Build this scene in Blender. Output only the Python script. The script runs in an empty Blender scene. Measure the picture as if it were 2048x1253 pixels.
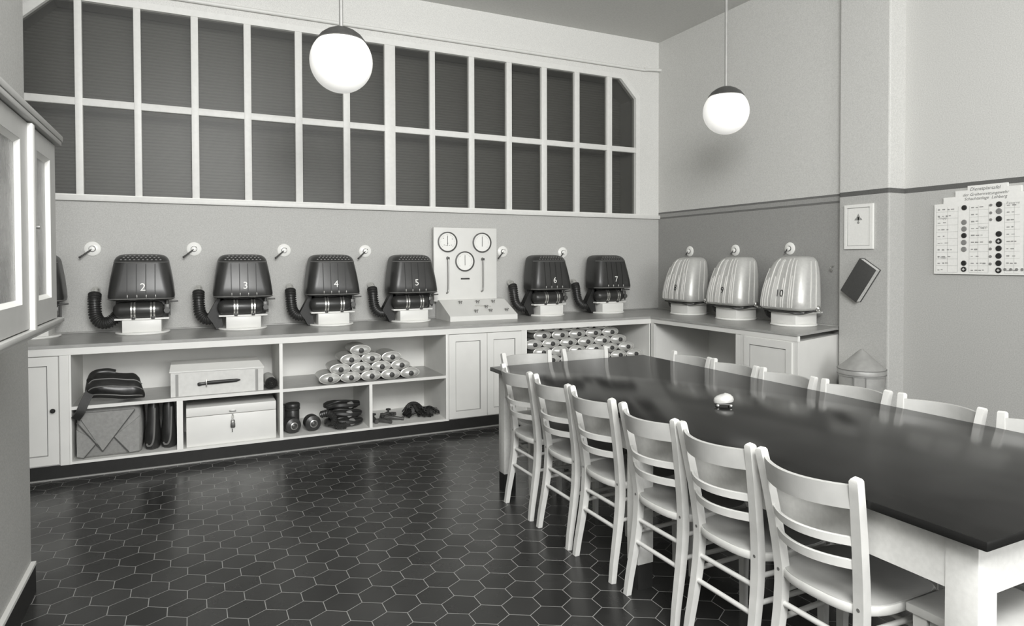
import bpy, bmesh, math, random
from math import sin, cos, pi, radians, sqrt
from mathutils import Vector, Matrix
random.seed(7)
C = bpy.context.scene.collection

# ------------------------------------------------------------------ materials
def tint(v):
    return (v, v * 0.997, v * 0.965, 1.0)

def mat(name, v, rough=0.55, metal=0.0, noise=0.0, nscale=40.0, bump=0.0, spec=0.5):
    m = bpy.data.materials.new(name); m.use_nodes = True
    nt = m.node_tree; b = nt.nodes['Principled BSDF']
    b.inputs['Base Color'].default_value = tint(v)
    b.inputs['Roughness'].default_value = rough
    b.inputs['Metallic'].default_value = metal
    b.inputs['Specular IOR Level'].default_value = spec
    if noise or bump:
        tc = nt.nodes.new('ShaderNodeTexCoord')
        nz = nt.nodes.new('ShaderNodeTexNoise'); nz.inputs['Scale'].default_value = nscale
        nz.inputs['Detail'].default_value = 5
        nt.links.new(tc.outputs['Object'], nz.inputs['Vector'])
        if noise:
            r = nt.nodes.new('ShaderNodeValToRGB')
            r.color_ramp.elements[0].position = 0.3; r.color_ramp.elements[1].position = 0.7
            r.color_ramp.elements[0].color = tint(v * (1 - noise)); r.color_ramp.elements[1].color = tint(min(1, v * (1 + noise)))
            nt.links.new(nz.outputs['Fac'], r.inputs['Fac']); nt.links.new(r.outputs['Color'], b.inputs['Base Color'])
        if bump:
            bp = nt.nodes.new('ShaderNodeBump'); bp.inputs['Strength'].default_value = bump; bp.inputs['Distance'].default_value = 0.004
            nt.links.new(nz.outputs['Fac'], bp.inputs['Height']); nt.links.new(bp.outputs['Normal'], b.inputs['Normal'])
    return m

def wall_paint(name, stops, nscale=130):
    """oil-painted dado and distempered upper wall: colour bands by height; stops = [(z_from, value)...]"""
    m = bpy.data.materials.new(name); m.use_nodes = True
    nt = m.node_tree; b = nt.nodes['Principled BSDF']; b.inputs['Roughness'].default_value = 0.7
    b.inputs['Specular IOR Level'].default_value = 0.25
    tc = nt.nodes.new('ShaderNodeTexCoord'); sp = nt.nodes.new('ShaderNodeSeparateXYZ')
    nt.links.new(tc.outputs['Object'], sp.inputs[0])
    mp = nt.nodes.new('ShaderNodeMapRange'); mp.inputs['From Min'].default_value = 0; mp.inputs['From Max'].default_value = 5
    nt.links.new(sp.outputs['Z'], mp.inputs['Value'])
    r = nt.nodes.new('ShaderNodeValToRGB'); r.color_ramp.interpolation = 'CONSTANT'
    els = r.color_ramp.elements
    els[0].position = 0; els[0].color = tint(stops[0][1])
    els[1].position = stops[1][0] / 5; els[1].color = tint(stops[1][1])
    for z, v in stops[2:]:
        e = els.new(z / 5); e.color = tint(v)
    nt.links.new(mp.outputs[0], r.inputs['Fac'])
    nz = nt.nodes.new('ShaderNodeTexNoise'); nz.inputs['Scale'].default_value = nscale; nz.inputs['Detail'].default_value = 4
    nt.links.new(tc.outputs['Object'], nz.inputs['Vector'])
    m2 = nt.nodes.new('ShaderNodeMapRange'); m2.inputs['From Min'].default_value = .3; m2.inputs['From Max'].default_value = .7
    m2.inputs['To Min'].default_value = .88; m2.inputs['To Max'].default_value = 1.1
    nt.links.new(nz.outputs['Fac'], m2.inputs['Value'])
    mx = nt.nodes.new('ShaderNodeVectorMath'); mx.operation = 'SCALE'
    nt.links.new(r.outputs['Color'], mx.inputs[0]); nt.links.new(m2.outputs[0], mx.inputs['Scale'])
    nt.links.new(mx.outputs[0], b.inputs['Base Color'])
    bp = nt.nodes.new('ShaderNodeBump'); bp.inputs['Strength'].default_value = .25; bp.inputs['Distance'].default_value = .002
    nt.links.new(nz.outputs['Fac'], bp.inputs['Height']); nt.links.new(bp.outputs['Normal'], b.inputs['Normal'])
    return m

def floor_tiles():
    """elongation-free hexagonal quarry tiles, pointy towards the window wall, light grout"""
    m = bpy.data.materials.new('hex_tiles'); m.use_nodes = True
    nt = m.node_tree; N = nt.nodes.new; L = nt.links.new; b = nt.nodes['Principled BSDF']
    W, ROW = 0.153, 0.127
    tc = N('ShaderNodeTexCoord')
    def vm(op, a=None, bb=None):
        n = N('ShaderNodeVectorMath'); n.operation = op
        for i, x in enumerate((a, bb)):
            if x is None: continue
            if isinstance(x, tuple): n.inputs[i].default_value = x
            else: L(x, n.inputs[i])
        return n
    def ma(op, a, bb=None):
        n = N('ShaderNodeMath'); n.operation = op
        for i, x in enumerate((a, bb)):
            if x is None: continue
            if isinstance(x, (int, float)): n.inputs[i].default_value = x
            else: L(x, n.inputs[i])
        return n.outputs[0]
    # centre one tile on (1.497, 2.683)
    p = vm('SUBTRACT', tc.outputs['Object'], (1.497 - 0.153 * 40, 2.683 - 0.254 * 40, 0)).outputs[0]
    r = (W, 2 * ROW, 1.0); h = (W / 2, ROW, 0.0)
    p2 = vm('ADD', p, (W / 2, ROW, 0)).outputs[0]
    a = vm('SUBTRACT', vm('MODULO', p2, r).outputs[0], h).outputs[0]
    bq = vm('SUBTRACT', vm('MODULO', p, r).outputs[0], h).outputs[0]
    def flat(v):
        s = N('ShaderNodeSeparateXYZ'); L(v, s.inputs[0]); return s.outputs[0], s.outputs[1]
    ax, ay = flat(a); bx, by = flat(bq)
    da = ma('ADD', ma('MULTIPLY', ax, ax), ma('MULTIPLY', ay, ay)); db = ma('ADD', ma('MULTIPLY', bx, bx), ma('MULTIPLY', by, by))
    pick = ma('LESS_THAN', da, db)
    gx = ma('ADD', ma('MULTIPLY', ax, pick), ma('MULTIPLY', bx, ma('SUBTRACT', 1.0, pick)))
    gy = ma('ADD', ma('MULTIPLY', ay, pick), ma('MULTIPLY', by, ma('SUBTRACT', 1.0, pick)))
    absx = ma('ABSOLUTE', gx); absy = ma('ABSOLUTE', gy)
    nl = sqrt((W / 2) ** 2 + ROW ** 2)
    e2 = ma('SUBTRACT', nl / 2, ma('ADD', ma('MULTIPLY', absx, W / 2 / nl), ma('MULTIPLY', absy, ROW / nl)))
    edge = ma('MINIMUM', ma('SUBTRACT', W / 2, absx), e2)
    mr = N('ShaderNodeMapRange'); mr.inputs['From Min'].default_value = 0.0011; mr.inputs['From Max'].default_value = 0.0022
    mr.inputs['To Min'].default_value = 1; mr.inputs['To Max'].default_value = 0; L(edge, mr.inputs['Value'])
    # tile id
    px, py = flat(p)
    cid = N('ShaderNodeCombineXYZ'); L(ma('SUBTRACT', px, gx), cid.inputs[0]); L(ma('SUBTRACT', py, gy), cid.inputs[1])
    rd = vm('SCALE', cid.outputs[0]); rd.inputs['Scale'].default_value = 100.0
    rr = vm('SNAP', vm('ADD', rd.outputs[0], (.5, .5, .5)).outputs[0], (1, 1, 1)).outputs[0]
    wn = N('ShaderNodeTexWhiteNoise'); wn.noise_dimensions = '2D'; L(rr, wn.inputs['Vector'])
    cr = N('ShaderNodeValToRGB'); cr.color_ramp.elements[0].color = tint(0.018); cr.color_ramp.elements[1].color = tint(0.032)
    L(wn.outputs['Value'], cr.inputs['Fac'])
    nz = N('ShaderNodeTexNoise'); nz.inputs['Scale'].default_value = 2.2; nz.inputs['Detail'].default_value = 6; L(tc.outputs['Object'], nz.inputs['Vector'])
    gr = N('ShaderNodeMix'); gr.data_type = 'RGBA'; L(mr.outputs[0], gr.inputs['Factor']); L(cr.outputs['Color'], gr.inputs['A'])
    gr.inputs['B'].default_value = tint(0.27)
    L(gr.outputs['Result'], b.inputs['Base Color'])
    ro = N('ShaderNodeMapRange'); ro.inputs['From Min'].default_value = .35; ro.inputs['From Max'].default_value = .65
    ro.inputs['To Min'].default_value = .20; ro.inputs['To Max'].default_value = .34
    L(nz.outputs['Fac'], ro.inputs['Value']); L(ro.outputs[0], b.inputs['Roughness'])
    b.inputs['Specular IOR Level'].default_value = 0.38
    bp = N('ShaderNodeBump'); bp.inputs['Strength'].default_value = .3; bp.inputs['Distance'].default_value = .002; bp.invert = True
    L(mr.outputs[0], bp.inputs['Height']); L(bp.outputs['Normal'], b.inputs['Normal'])
    return m

def glass(name, tr=0.7, gr=.04):
    m = bpy.data.materials.new(name); m.use_nodes = True
    nt = m.node_tree; nt.nodes.remove(nt.nodes['Principled BSDF'])
    out = nt.nodes['Material Output']
    t = nt.nodes.new('ShaderNodeBsdfTransparent'); t.inputs['Color'].default_value = (tr, tr, tr * .98, 1)
    g = nt.nodes.new('ShaderNodeBsdfGlossy'); g.inputs['Roughness'].default_value = gr
    f = nt.nodes.new('ShaderNodeFresnel'); f.inputs['IOR'].default_value = 1.45
    mx = nt.nodes.new('ShaderNodeMixShader')
    nt.links.new(f.outputs[0], mx.inputs[0]); nt.links.new(t.outputs[0], mx.inputs[1]); nt.links.new(g.outputs[0], mx.inputs[2])
    nt.links.new(mx.outputs[0], out.inputs['Surface'])
    return m

def frosted(name):
    m = bpy.data.materials.new(name); m.use_nodes = True
    nt = m.node_tree; b = nt.nodes['Principled BSDF']
    tc = nt.nodes.new('ShaderNodeTexCoord'); nz = nt.nodes.new('ShaderNodeTexNoise'); nz.inputs['Scale'].default_value = 34; nz.inputs['Detail'].default_value = 3
    nt.links.new(tc.outputs['Object'], nz.inputs['Vector'])
    r = nt.nodes.new('ShaderNodeValToRGB'); r.color_ramp.elements[0].position = .3; r.color_ramp.elements[1].position = .7
    r.color_ramp.elements[0].color = tint(.26); r.color_ramp.elements[1].color = tint(.36)
    nt.links.new(nz.outputs['Fac'], r.inputs['Fac']); nt.links.new(r.outputs['Color'], b.inputs['Base Color'])
    b.inputs['Roughness'].default_value = .22; b.inputs['Alpha'].default_value = .72
    bp = nt.nodes.new('ShaderNodeBump'); bp.inputs['Strength'].default_value = .35; bp.inputs['Distance'].default_value = .003
    nt.links.new(nz.outputs['Fac'], bp.inputs['Height']); nt.links.new(bp.outputs['Normal'], b.inputs['Normal'])
    return m

M = dict(
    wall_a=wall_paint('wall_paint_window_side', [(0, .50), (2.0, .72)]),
    wall_b=wall_paint('wall_paint_shaded_side', [(0, .34), (1.99, .17), (1.997, .34), (2.043, .17), (2.052, .64)]),  # dado darker than the pillar's: this side's shade is put into its colour
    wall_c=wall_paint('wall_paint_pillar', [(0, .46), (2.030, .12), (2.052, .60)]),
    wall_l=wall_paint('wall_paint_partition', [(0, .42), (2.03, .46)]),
    ceiling=mat('ceiling_distemper', .64, .85, noise=.06, nscale=60, bump=.15, spec=.2),
    floor=floor_tiles(),
    white=mat('white_enamel_paint', .73, .38, noise=.02, nscale=8),
    white_in=mat('white_cabinet_lining', .80, .6, noise=.02, nscale=8),
    offwhite=mat('offwhite_canvas_board', .62, .6, noise=.05, nscale=30),
    frame=mat('window_frame_paint', .76, .45, noise=.03, nscale=30),
    vit=mat('vitrine_paint', .36, .45, noise=.03, nscale=20),
    vit_w=mat('vitrine_bead_paint', .66, .4),
    top=mat('worktop_linoleum', .34, .3, noise=.08, nscale=14),
    dark=mat('black_plinth_paint', .020, .5, noise=.1, nscale=30, spec=.3),
    bead=mat('plinth_bead', .30, .5),
    line=mat('grey_panel_moulding', .30, .6),  # mid-grey moulding around the recessed door panels
    rubber=mat('dark_rubber', .034, .36, noise=.2, nscale=60),
    cloth=mat('dark_oilcloth', .024, .32, noise=.25, nscale=25),
    leather=mat('black_strap_leather', .016, .5, noise=.2, nscale=60),
    shell=mat('dark_enamelled_shell', .034, .34, noise=.08, nscale=30),
    shell_hi=mat('dark_shell_rib', .006, .5),
    piping=mat('grey_piping', .16, .4),
    rail=mat('darker_rail_wood', .40, .40, noise=.06, nscale=18),  # top rails and stool aprons, a darker tone than the other chair wood
    titleink=mat('faded_title_ink', .14, .6),
    seam=mat('worn_seam', .16, .35),
    vent=mat('vent_slit', .14, .5),
    capd=mat('dark_cap', .045, .5),
    alu=mat('dull_aluminium_shell', .58, .36, metal=.25, noise=.05, nscale=50),
    alu_rib=mat('aluminium_rib', .74, .32, metal=.2),
    chrome=mat('nickel_plate', .75, .22, metal=.9),
    tin=mat('tinned_sheet', .66, .34, metal=.45, noise=.05, nscale=20),
    tin_dark=mat('tarnished_tin', .09, .4, metal=.3, noise=.15, nscale=30),
    brass=mat('dull_steel', .35, .35, metal=.7),
    wood=mat('pale_varnished_beech', .60, .42, noise=.05, nscale=18),
    seat=mat('plywood_seat', .40, .38, noise=.06, nscale=14),  # seat panel, darker than the beech rim around it
    table_w=mat('table_white_paint', .62, .5, noise=.05, nscale=60),
    table_top=mat('polished_dark_linoleum', .012, .16, noise=.25, nscale=5, spec=.16),
    table_edge=mat('table_black_edge', .018, .25),
    enamel=mat('white_porcelain', .88, .2),
    ink=mat('black_ink', .02, .6),
    inkg=mat('grey_ink', .30, .7),
    paper=mat('chart_card', .80, .7, noise=.03, nscale=60),
    canvas=mat('grey_canvas', .27, .8, noise=.10, nscale=50, bump=.2),
    canvas_d=mat('canvas_fold', .07, .8),
    zinc=mat('galvanised_sheet', .36, .45, metal=.25, noise=.08, nscale=20),
    zinc_d=mat('galvanised_seam', .20, .5, metal=.2),
    book=mat('book_cloth', .055, .6, noise=.1, nscale=80),
    pages=mat('book_pages', .55, .8, noise=.15, nscale=120),
    badge_k=mat('black_badge', .02, .4), badge_g=mat('grey_badge', .22, .5),
    numw=mat('white_number_paint', .85, .5),
    shutter=mat('roller_shutter_slats', .30, .55),
    reveal=mat('window_reveal_plaster', .42, .8, noise=.05, nscale=60),
    glass=glass('window_glass', .70, .45), vglass=frosted('vitrine_glass'),
    vinside=mat('vitrine_lining', .50, .6),
)
gm = bpy.data.materials.new('opal_glass'); gm.use_nodes = True
_b = gm.node_tree.nodes['Principled BSDF']; _b.inputs['Base Color'].default_value = tint(.9); _b.inputs['Roughness'].default_value = .22
_b.inputs['Emission Color'].default_value = (1, .99, .95, 1); _b.inputs['Emission Strength'].default_value = .38
M['opal'] = gm

# ------------------------------------------------------------------ mesh helpers
class MB:
    def __init__(s): s.bm = bmesh.new()
    def _v(s, co): return [s.bm.verts.new(Vector(c)) for c in co]
    def box(s, x0, x1, y0, y1, z0, z1, bev=0.0, mtx=None):
        co = [(x, y, z) for z in (z0, z1) for y in (y0, y1) for x in (x0, x1)]
        if mtx is not None: co = [mtx @ Vector(c) for c in co]
        v = s._v(co)
        fs = [s.bm.faces.new([v[i] for i in f]) for f in ((0, 2, 3, 1), (4, 5, 7, 6), (0, 1, 5, 4), (2, 6, 7, 3), (0, 4, 6, 2), (1, 3, 7, 5))]
        if bev > 0:
            es = list({e for f in fs for e in f.edges})
            bmesh.ops.bevel(s.bm, geom=es, offset=bev, segments=2, affect='EDGES', profile=.5)
        return s
    def rings(s, rings, cap0=True, cap1=True, closed=False):
        """rings: list of point loops of equal length"""
        R = [s._v(r) for r in rings]; n = len(R[0])
        prs = list(zip(R, R[1:])) + ([(R[-1], R[0])] if closed else [])
        for a, b in prs:
            for i in range(n):
                j = (i + 1) % n
                s.bm.faces.new((a[i], a[j], b[j], b[i]))
        if not closed:
            if cap0: s.bm.faces.new(list(reversed(R[0])))
            if cap1: s.bm.faces.new(R[-1])
        return s
    def cyl(s, p0, p1, r0, r1=None, n=20):
        r1 = r0 if r1 is None else r1
        return s.tube([p0, p1], [r0, r1], n)
    def tube(s, pts, radii, n=12, sx=1.0, sy=1.0, up=None):
        pts = [Vector(p) for p in pts]
        if not isinstance(radii, (list, tuple)): radii = [radii] * len(pts)
        rings = []; prev = None
        for i, p in enumerate(pts):
            t = (pts[min(i + 1, len(pts) - 1)] - pts[max(i - 1, 0)])
            t = t.normalized() if t.length > 1e-9 else Vector((0, 0, 1))
            if prev is None:
                u = Vector(up) if up is not None else (Vector((0, 0, 1)) if abs(t.z) < .9 else Vector((0, 1, 0)))
            else: u = prev
            u = (u - t * u.dot(t))
            if u.length < 1e-6: u = t.orthogonal()
            u.normalize(); w = t.cross(u); prev = u
            rings.append([p + (w * cos(a) * sx + u * sin(a) * sy) * radii[i] for a in (2 * pi * k / n for k in range(n))])
        return s.rings(rings)
    def bar(s, pts, w, h, side=None):
        """rectangular bar of section w (along side) x h swept along pts"""
        pts = [Vector(p) for p in pts]; rings = []
        for i, p in enumerate(pts):
            t = (pts[min(i + 1, len(pts) - 1)] - pts[max(i - 1, 0)]).normalized()
            sd = Vector(side) if side is not None else Vector((1, 0, 0))
            sd = (sd - t * sd.dot(t)).normalized(); q = t.cross(sd)
            ww = w[i] if isinstance(w, (list, tuple)) else w; hh = h[i] if isinstance(h, (list, tuple)) else h
            rings.append([p + sd * (a * ww / 2) + q * (b * hh / 2) for a, b in ((-1, -1), (1, -1), (1, 1), (-1, 1))])
        return s.rings(rings)
    def lathe(s, prof, n=32, mtx=None, closed=False):
        """prof: [(r, z)...] around z"""
        mtx = mtx or Matrix()
        rings = [[mtx @ Vector((max(r, 1e-4) * cos(2 * pi * k / n), max(r, 1e-4) * sin(2 * pi * k / n), z)) for k in range(n)] for r, z in prof]
        return s.rings(rings, closed=closed)
    def prism(s, poly, h0, h1, axis='y', mtx=None):
        """poly in the two other axes, extruded along axis"""
        def P(a, b, h):
            v = Vector((a, h, b)) if axis == 'y' else Vector((h, a, b)) if axis == 'x' else Vector((a, b, h))
            return mtx @ v if mtx is not None else v
        return s.rings([[P(a, b, h0) for a, b in poly], [P(a, b, h1) for a, b in poly]])
    def ball(s, c, r, n=12, sc=(1, 1, 1)):
        m = Matrix.Translation(Vector(c)) @ Matrix.Diagonal((r * sc[0], r * sc[1], r * sc[2], 1))
        bmesh.ops.create_uvsphere(s.bm, u_segments=n * 2, v_segments=n, radius=1, matrix=m)
        return s
    def build(s, name, m, parent=None, smooth=True, angle=38, loc=None):
        bmesh.ops.recalc_face_normals(s.bm, faces=s.bm.faces[:])
        me = bpy.data.meshes.new(name); s.bm.to_mesh(me); s.bm.free()
        if smooth:
            me.polygons.foreach_set('use_smooth', [True] * len(me.polygons))
            try: me.set_sharp_from_angle(angle=radians(angle))
            except Exception: pass
        me.materials.append(m)
        o = bpy.data.objects.new(name, me); C.objects.link(o)
        if parent is not None: o.parent = parent
        if loc is not None: o.location = loc
        return o

def tag(o, label=None, cat=None, group=None, kind=None):
    if label: o['label'] = label
    if cat: o['category'] = cat
    if group: o['group'] = group
    if kind: o['kind'] = kind
    return o
def thing(name, label, cat, loc=(0, 0, 0), rz=0.0, group=None):
    o = bpy.data.objects.new(name, None); C.objects.link(o)
    o.location = loc; o.rotation_euler = (0, 0, rz); o.empty_display_size = .05
    return tag(o, label, cat, group)
def struct(o, label=None): 
    o['kind'] = 'structure'
    if label: o['label'] = label
    return o
KIDS = {}
def copy_tree(o, parent=None):
    c = o.copy(); C.objects.link(c)
    if parent is not None: c.parent = parent
    for ch in [x for x in list(C.objects) if x.parent == o]:
        copy_tree(ch, c)
    return c
def rrect(x0, x1, y0, y1, rf, rb, n=5):
    """rounded rectangle, front (y0) radius rf, back (y1) radius rb"""
    pts = []
    for cx, cy, r, a0 in ((x0 + rf, y0 + rf, rf, pi), (x1 - rf, y0 + rf, rf, 1.5 * pi), (x1 - rb, y1 - rb, rb, 0), (x0 + rb, y1 - rb, rb, .5 * pi)):
        for k in range(n + 1):
            a = a0 + .5 * pi * k / n
            pts.append((cx + r * cos(a), cy + r * sin(a)))
    return pts
def text_geo(txt, size, align='CENTER', shear=0.0, space=1.0):
    cu = bpy.data.curves.new('t', 'FONT'); cu.body = txt; cu.size = size; cu.align_x = align; cu.align_y = 'CENTER'
    cu.shear = shear; cu.space_character = space; cu.resolution_u = 3
    ob = bpy.data.objects.new('t', cu); C.objects.link(ob)
    bpy.context.view_layer.update()
    me = bpy.data.meshes.new_from_object(ob.evaluated_get(bpy.context.evaluated_depsgraph_get()))
    bpy.data.objects.remove(ob); bpy.data.curves.remove(cu)
    vs = [v.co.copy() for v in me.vertices]; fs = [tuple(p.vertices) for p in me.polygons]
    bpy.data.meshes.remove(me)
    return vs, fs
def text_mesh(name, geos, m, parent, fn):
    """geos: list of ((verts, faces), (du, dv)); fn(u, v) -> 3-D point on the carrying surface"""
    V, F = [], []
    for (vs, fs), (du, dv) in geos:
        k = len(V); V += [fn(v.x + du, v.y + dv) for v in vs]; F += [tuple(i + k for i in f) for f in fs]
    me = bpy.data.meshes.new(name); me.from_pydata(V, [], F); me.update(); me.materials.append(m)
    o = bpy.data.objects.new(name, me); C.objects.link(o); o.parent = parent
    return o
def spline(pts, n=8):
    """Catmull-Rom through pts"""
    P = [Vector(p) for p in pts]; P = [2 * P[0] - P[1]] + P + [2 * P[-1] - P[-2]]; out = []
    for i in range(1, len(P) - 2):
        for k in range(n):
            t = k / n; a, b, c, d = P[i - 1:i + 3]
            out.append(.5 * ((2 * b) + (c - a) * t + (2 * a - 5 * b + 4 * c - d) * t * t + (3 * b - a - 3 * c + d) * t ** 3))
    return out + [P[-2]]
ORD = ['first', 'second', 'third', 'fourth', 'fifth', 'sixth', 'seventh', 'eighth', 'ninth', 'tenth']

# ------------------------------------------------------------------ room
YA, XB, XC, XP, HC = 6.34, 4.98, 5.10, 4.91, 4.08
WX0, WX1, WZ0, WZ1, CH = -1.224, 4.69, 2.00, 3.64, .23      # window opening, chamfered upper corners
DW = .36
struct(MB().box(-2.6, 5.5, -3.2, 6.75, -.12, 0).build('floor', M['floor'], smooth=False))
struct(MB().box(-2.6, 5.5, -3.2, 6.75, HC, HC + .12).build('ceiling', M['ceiling'], smooth=False))
w = MB()
w.box(-2.6, WX0, YA, YA + DW, 0, HC); w.box(WX1, 5.4, YA, YA + DW, 0, HC)
w.box(WX0, WX1, YA, YA + DW, 0, WZ0); w.box(WX0, WX1, YA, YA + DW, WZ1, HC)
w.prism([(WX0, WZ1), (WX0, WZ1 - CH), (WX0 + CH, WZ1)], YA, YA + DW)
w.prism([(WX1, WZ1), (WX1 - CH, WZ1), (WX1, WZ1 - CH)], YA, YA + DW)
struct(w.build('wall_back', M['wall_a'], smooth=False))
struct(MB().box(XB, 5.4, 3.83, YA, 0, HC).build('wall_right', M['wall_b'], smooth=False))
struct(MB().box(XP, 5.4, 3.38, 3.83, 0, HC, bev=.012).build('wall_right_pillar', M['wall_c'], smooth=False))
struct(MB().box(XC, 5.4, -3.2, 3.38, 0, HC).build('wall_right_near', M['wall_c'], smooth=False))
struct(MB().box(-1.1, -.667, -3.2, 3.66, 0, HC).build('wall_left', M['wall_l'], smooth=False))
struct(MB().box(-2.6, -2.3, 3.0, YA, 0, HC).build('wall_left_far', M['wall_l'], smooth=False))
b = struct(MB().box(-.667, -.650, -3.2, 3.66, 0, .125).build('baseboard_left', M['dark'], smooth=False))
MB().box(-.667, -.648, -3.2, 3.66, .125, .14).build('top_bead', M['white'], b, smooth=False)['label'] = 'white bead along the top of the black baseboard'

# window: frame, sill, bars, panes, shutter behind
wr = bpy.data.objects.new('window_1', None); C.objects.link(wr); struct(wr)
def chamfer_loop(x0, x1, z0, z1, c): return [(x0, z0), (x1, z0), (x1, z1 - c), (x1 - c, z1), (x0 + c, z1), (x0, z1 - c)]
fr = MB()
o = chamfer_loop(WX0 - .004, WX1 + .004, WZ0, WZ1 + .004, CH); i_ = chamfer_loop(WX0 + .053, WX1 - .053, WZ0 + .045, WZ1 - .05, CH - .022)
fr.rings([[(x, YA - .022, z) for x, z in o], [(x, YA - .022, z) for x, z in i_], [(x, YA + .06, z) for x, z in i_], [(x, YA + .06, z) for x, z in o]], closed=True)
fr.build('frame', M['frame'], wr, smooth=False)
MB().box(WX0 - .1, XB - .001, YA - .035, YA + .02, WZ0 - .008, WZ0 + .035, bev=.004).build('sill', M['frame'], wr)
MX = [(-.823, -.772), (-.414, -.362), (.009, .066), (.426, .485), (.856, .918), (1.287, 1.349), (1.681, 1.785), (2.136, 2.190), (2.554, 2.613), (2.979, 3.040), (3.397, 3.462), (3.812, 3.875), (4.242, 4.308)]
ZT0, ZT1 = 2.757, 2.816
for a, bb in MX:
    MB().box(a, bb, YA - .016, YA + .05, WZ0 + .03, WZ1 - .03, bev=.003).build('mullion', M['frame'], wr)
MB().box(WX0 + .03, WX1 - .03, YA - .013, YA + .045, ZT0, ZT1, bev=.003).build('transom', M['frame'], wr)
edges = [WX0 + .02] + [x for p in MX for x in p] + [WX1 - .02]
for k in range(0, len(edges), 2):
    a, bb = edges[k] - .008, edges[k + 1] + .008
    MB().box(a, bb, YA + .018, YA + .023, WZ0 + .03, ZT0 + .01).build('pane', M['glass'], wr, smooth=False)
    poly = [(a, ZT1 - .01), (bb, ZT1 - .01), (bb, WZ1 - .03), (a, WZ1 - .03)]
    if k == 0: poly = [(a, ZT1 - .01), (bb, ZT1 - .01), (bb, WZ1 - .03), (a + CH - .01, WZ1 - .03), (a, WZ1 - CH - .02)]
    if k + 2 >= len(edges): poly = [(a, ZT1 - .01), (bb, ZT1 - .01), (bb, WZ1 - CH - .02), (bb - CH + .01, WZ1 - .03), (a, WZ1 - .03)]
    MB().prism(poly, YA + .018, YA + .023).build('pane', M['glass'], wr, smooth=False)
rv = MB()
o = chamfer_loop(WX0 - .001, WX1 + .001, WZ0 - .001, WZ1 + .001, CH); i_ = chamfer_loop(WX0 + .012, WX1 - .012, WZ0 + .012, WZ1 - .012, CH)
rv.rings([[(x, YA + .065, z) for x, z in o], [(x, YA + .065, z) for x, z in i_], [(x, YA + .355, z) for x, z in i_], [(x, YA + .355, z) for x, z in o]], closed=True)
rv.build('reveal', M['reveal'], wr, smooth=False)
sh = MB(); nz_ = 62; zz = [1.95 + k * (3.72 - 1.95) / nz_ for k in range(nz_ + 1)]
prof = [(YA + .42, 1.95)]
for z0, z1 in zip(zz, zz[1:]):
    for q in (0, .2, .4, .6, .8): prof.append((YA + .360 + .010 * (1 - sin(pi * q)), z0 + (z1 - z0) * q))
prof += [(YA + .42, 3.72)]
sh.rings([[(x, y, z) for y, z in prof] for x in (-1.35, 4.82)])
sh.build('shutter', M['shutter'], wr, smooth=False)['label'] = 'dark slatted shutter behind the panes'

# pipe above the window
pp = MB().tube(spline([(-2.3, YA - .022, 3.715), (1, YA - .022, 3.722), (4.45, YA - .022, 3.728), (4.75, YA - .03, 3.735), (4.98, YA - .04, 3.748)], 4), .017, 12)
pp = pp.build('pipe', M['frame']); tag(pp, 'thin pale conduit pipe running along the wall above the window', 'pipe')

# pendant globes
def pendant(x, y, z, label):
    t = thing('pendant_lamp', label, 'lamp', (x, y, z), group='globe pendant lamps')
    MB().ball((0, 0, 0), .185, 24).build('globe', M['opal'], t)
    MB().lathe([(.02, .206), (.05, .200), (.085, .184), (.118, .160), (.144, .126), (.138, .122), (.02, .150)], 32).build('cap', M['tin_dark'], t)['label'] = 'dark metal cap'
    MB().cyl((0, 0, .2), (0, 0, HC - z), .0125, n=12).build('rod', M['zinc'], t)
    MB().lathe([(.06, HC - z), (.055, HC - z - .03), (.015, HC - z - .05)], 24).build('ceiling_rose', M['white'], t)
pendant(.82, 4.08, 2.705, 'white opal globe lamp hanging in front of the big dark window')
pendant(3.95, 4.15, 2.725, 'white opal globe lamp hanging before the plain right wall')

# ------------------------------------------------------------------ counters
YF, XF, ZT = 5.484, 4.21, .928
wt = thing('worktop', 'long grey L-shaped linoleum worktop with a white front rail, carrying the numbered apparatus', 'worktop')
wm = MB(); poly = [(-2.3, YF - .012), (XF - .012, YF - .012), (XF - .012, 3.637), (XP, 3.842), (XB, 3.842), (XB, YA), (-2.3, YA)]
wm.prism(poly, ZT - .02, ZT, axis='z'); wm.build('top_board', M['top'], wt, smooth=False)
MB().box(-2.3, XF, YF - .004, YF + .022, .857, ZT - .02).build('front_rail', M['white'], wt, smooth=False)
MB().box(XF - .004, XF + .022, 3.640, YF - .004, .866, ZT - .02).build('front_rail', M['white'], wt, smooth=False)
MB().box(-2.3, XB - .03, YA - .03, YA - .001, ZT, ZT + .012, bev=.003).build('back_strip', M['top'], wt)
MB().box(XB - .03, XB - .001, 3.85, YA - .001, ZT, ZT + .012, bev=.003).build('back_strip', M['top'], wt)
pl = thing('plinth', 'black plinth under the white cabinets with a pale bead at floor level', 'plinth')
MB().prism([(-2.3, YF), (XF, YF), (XF, 3.66), (XP - .01, 3.85), (XP - .01, 3.95), (XF + .06, 3.72), (XF + .06, YF + .06), (-2.3, YF + .06)], 0, .093, axis='z').build('board', M['dark'], pl, smooth=False)
MB().prism([(-2.3, YF - .012), (XF - .012, YF - .012), (XF - .012, 3.65), (XF, 3.65), (XF, YF), (-2.3, YF)], 0, .009, axis='z').build('floor_bead', M['bead'], pl, smooth=False)

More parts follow.
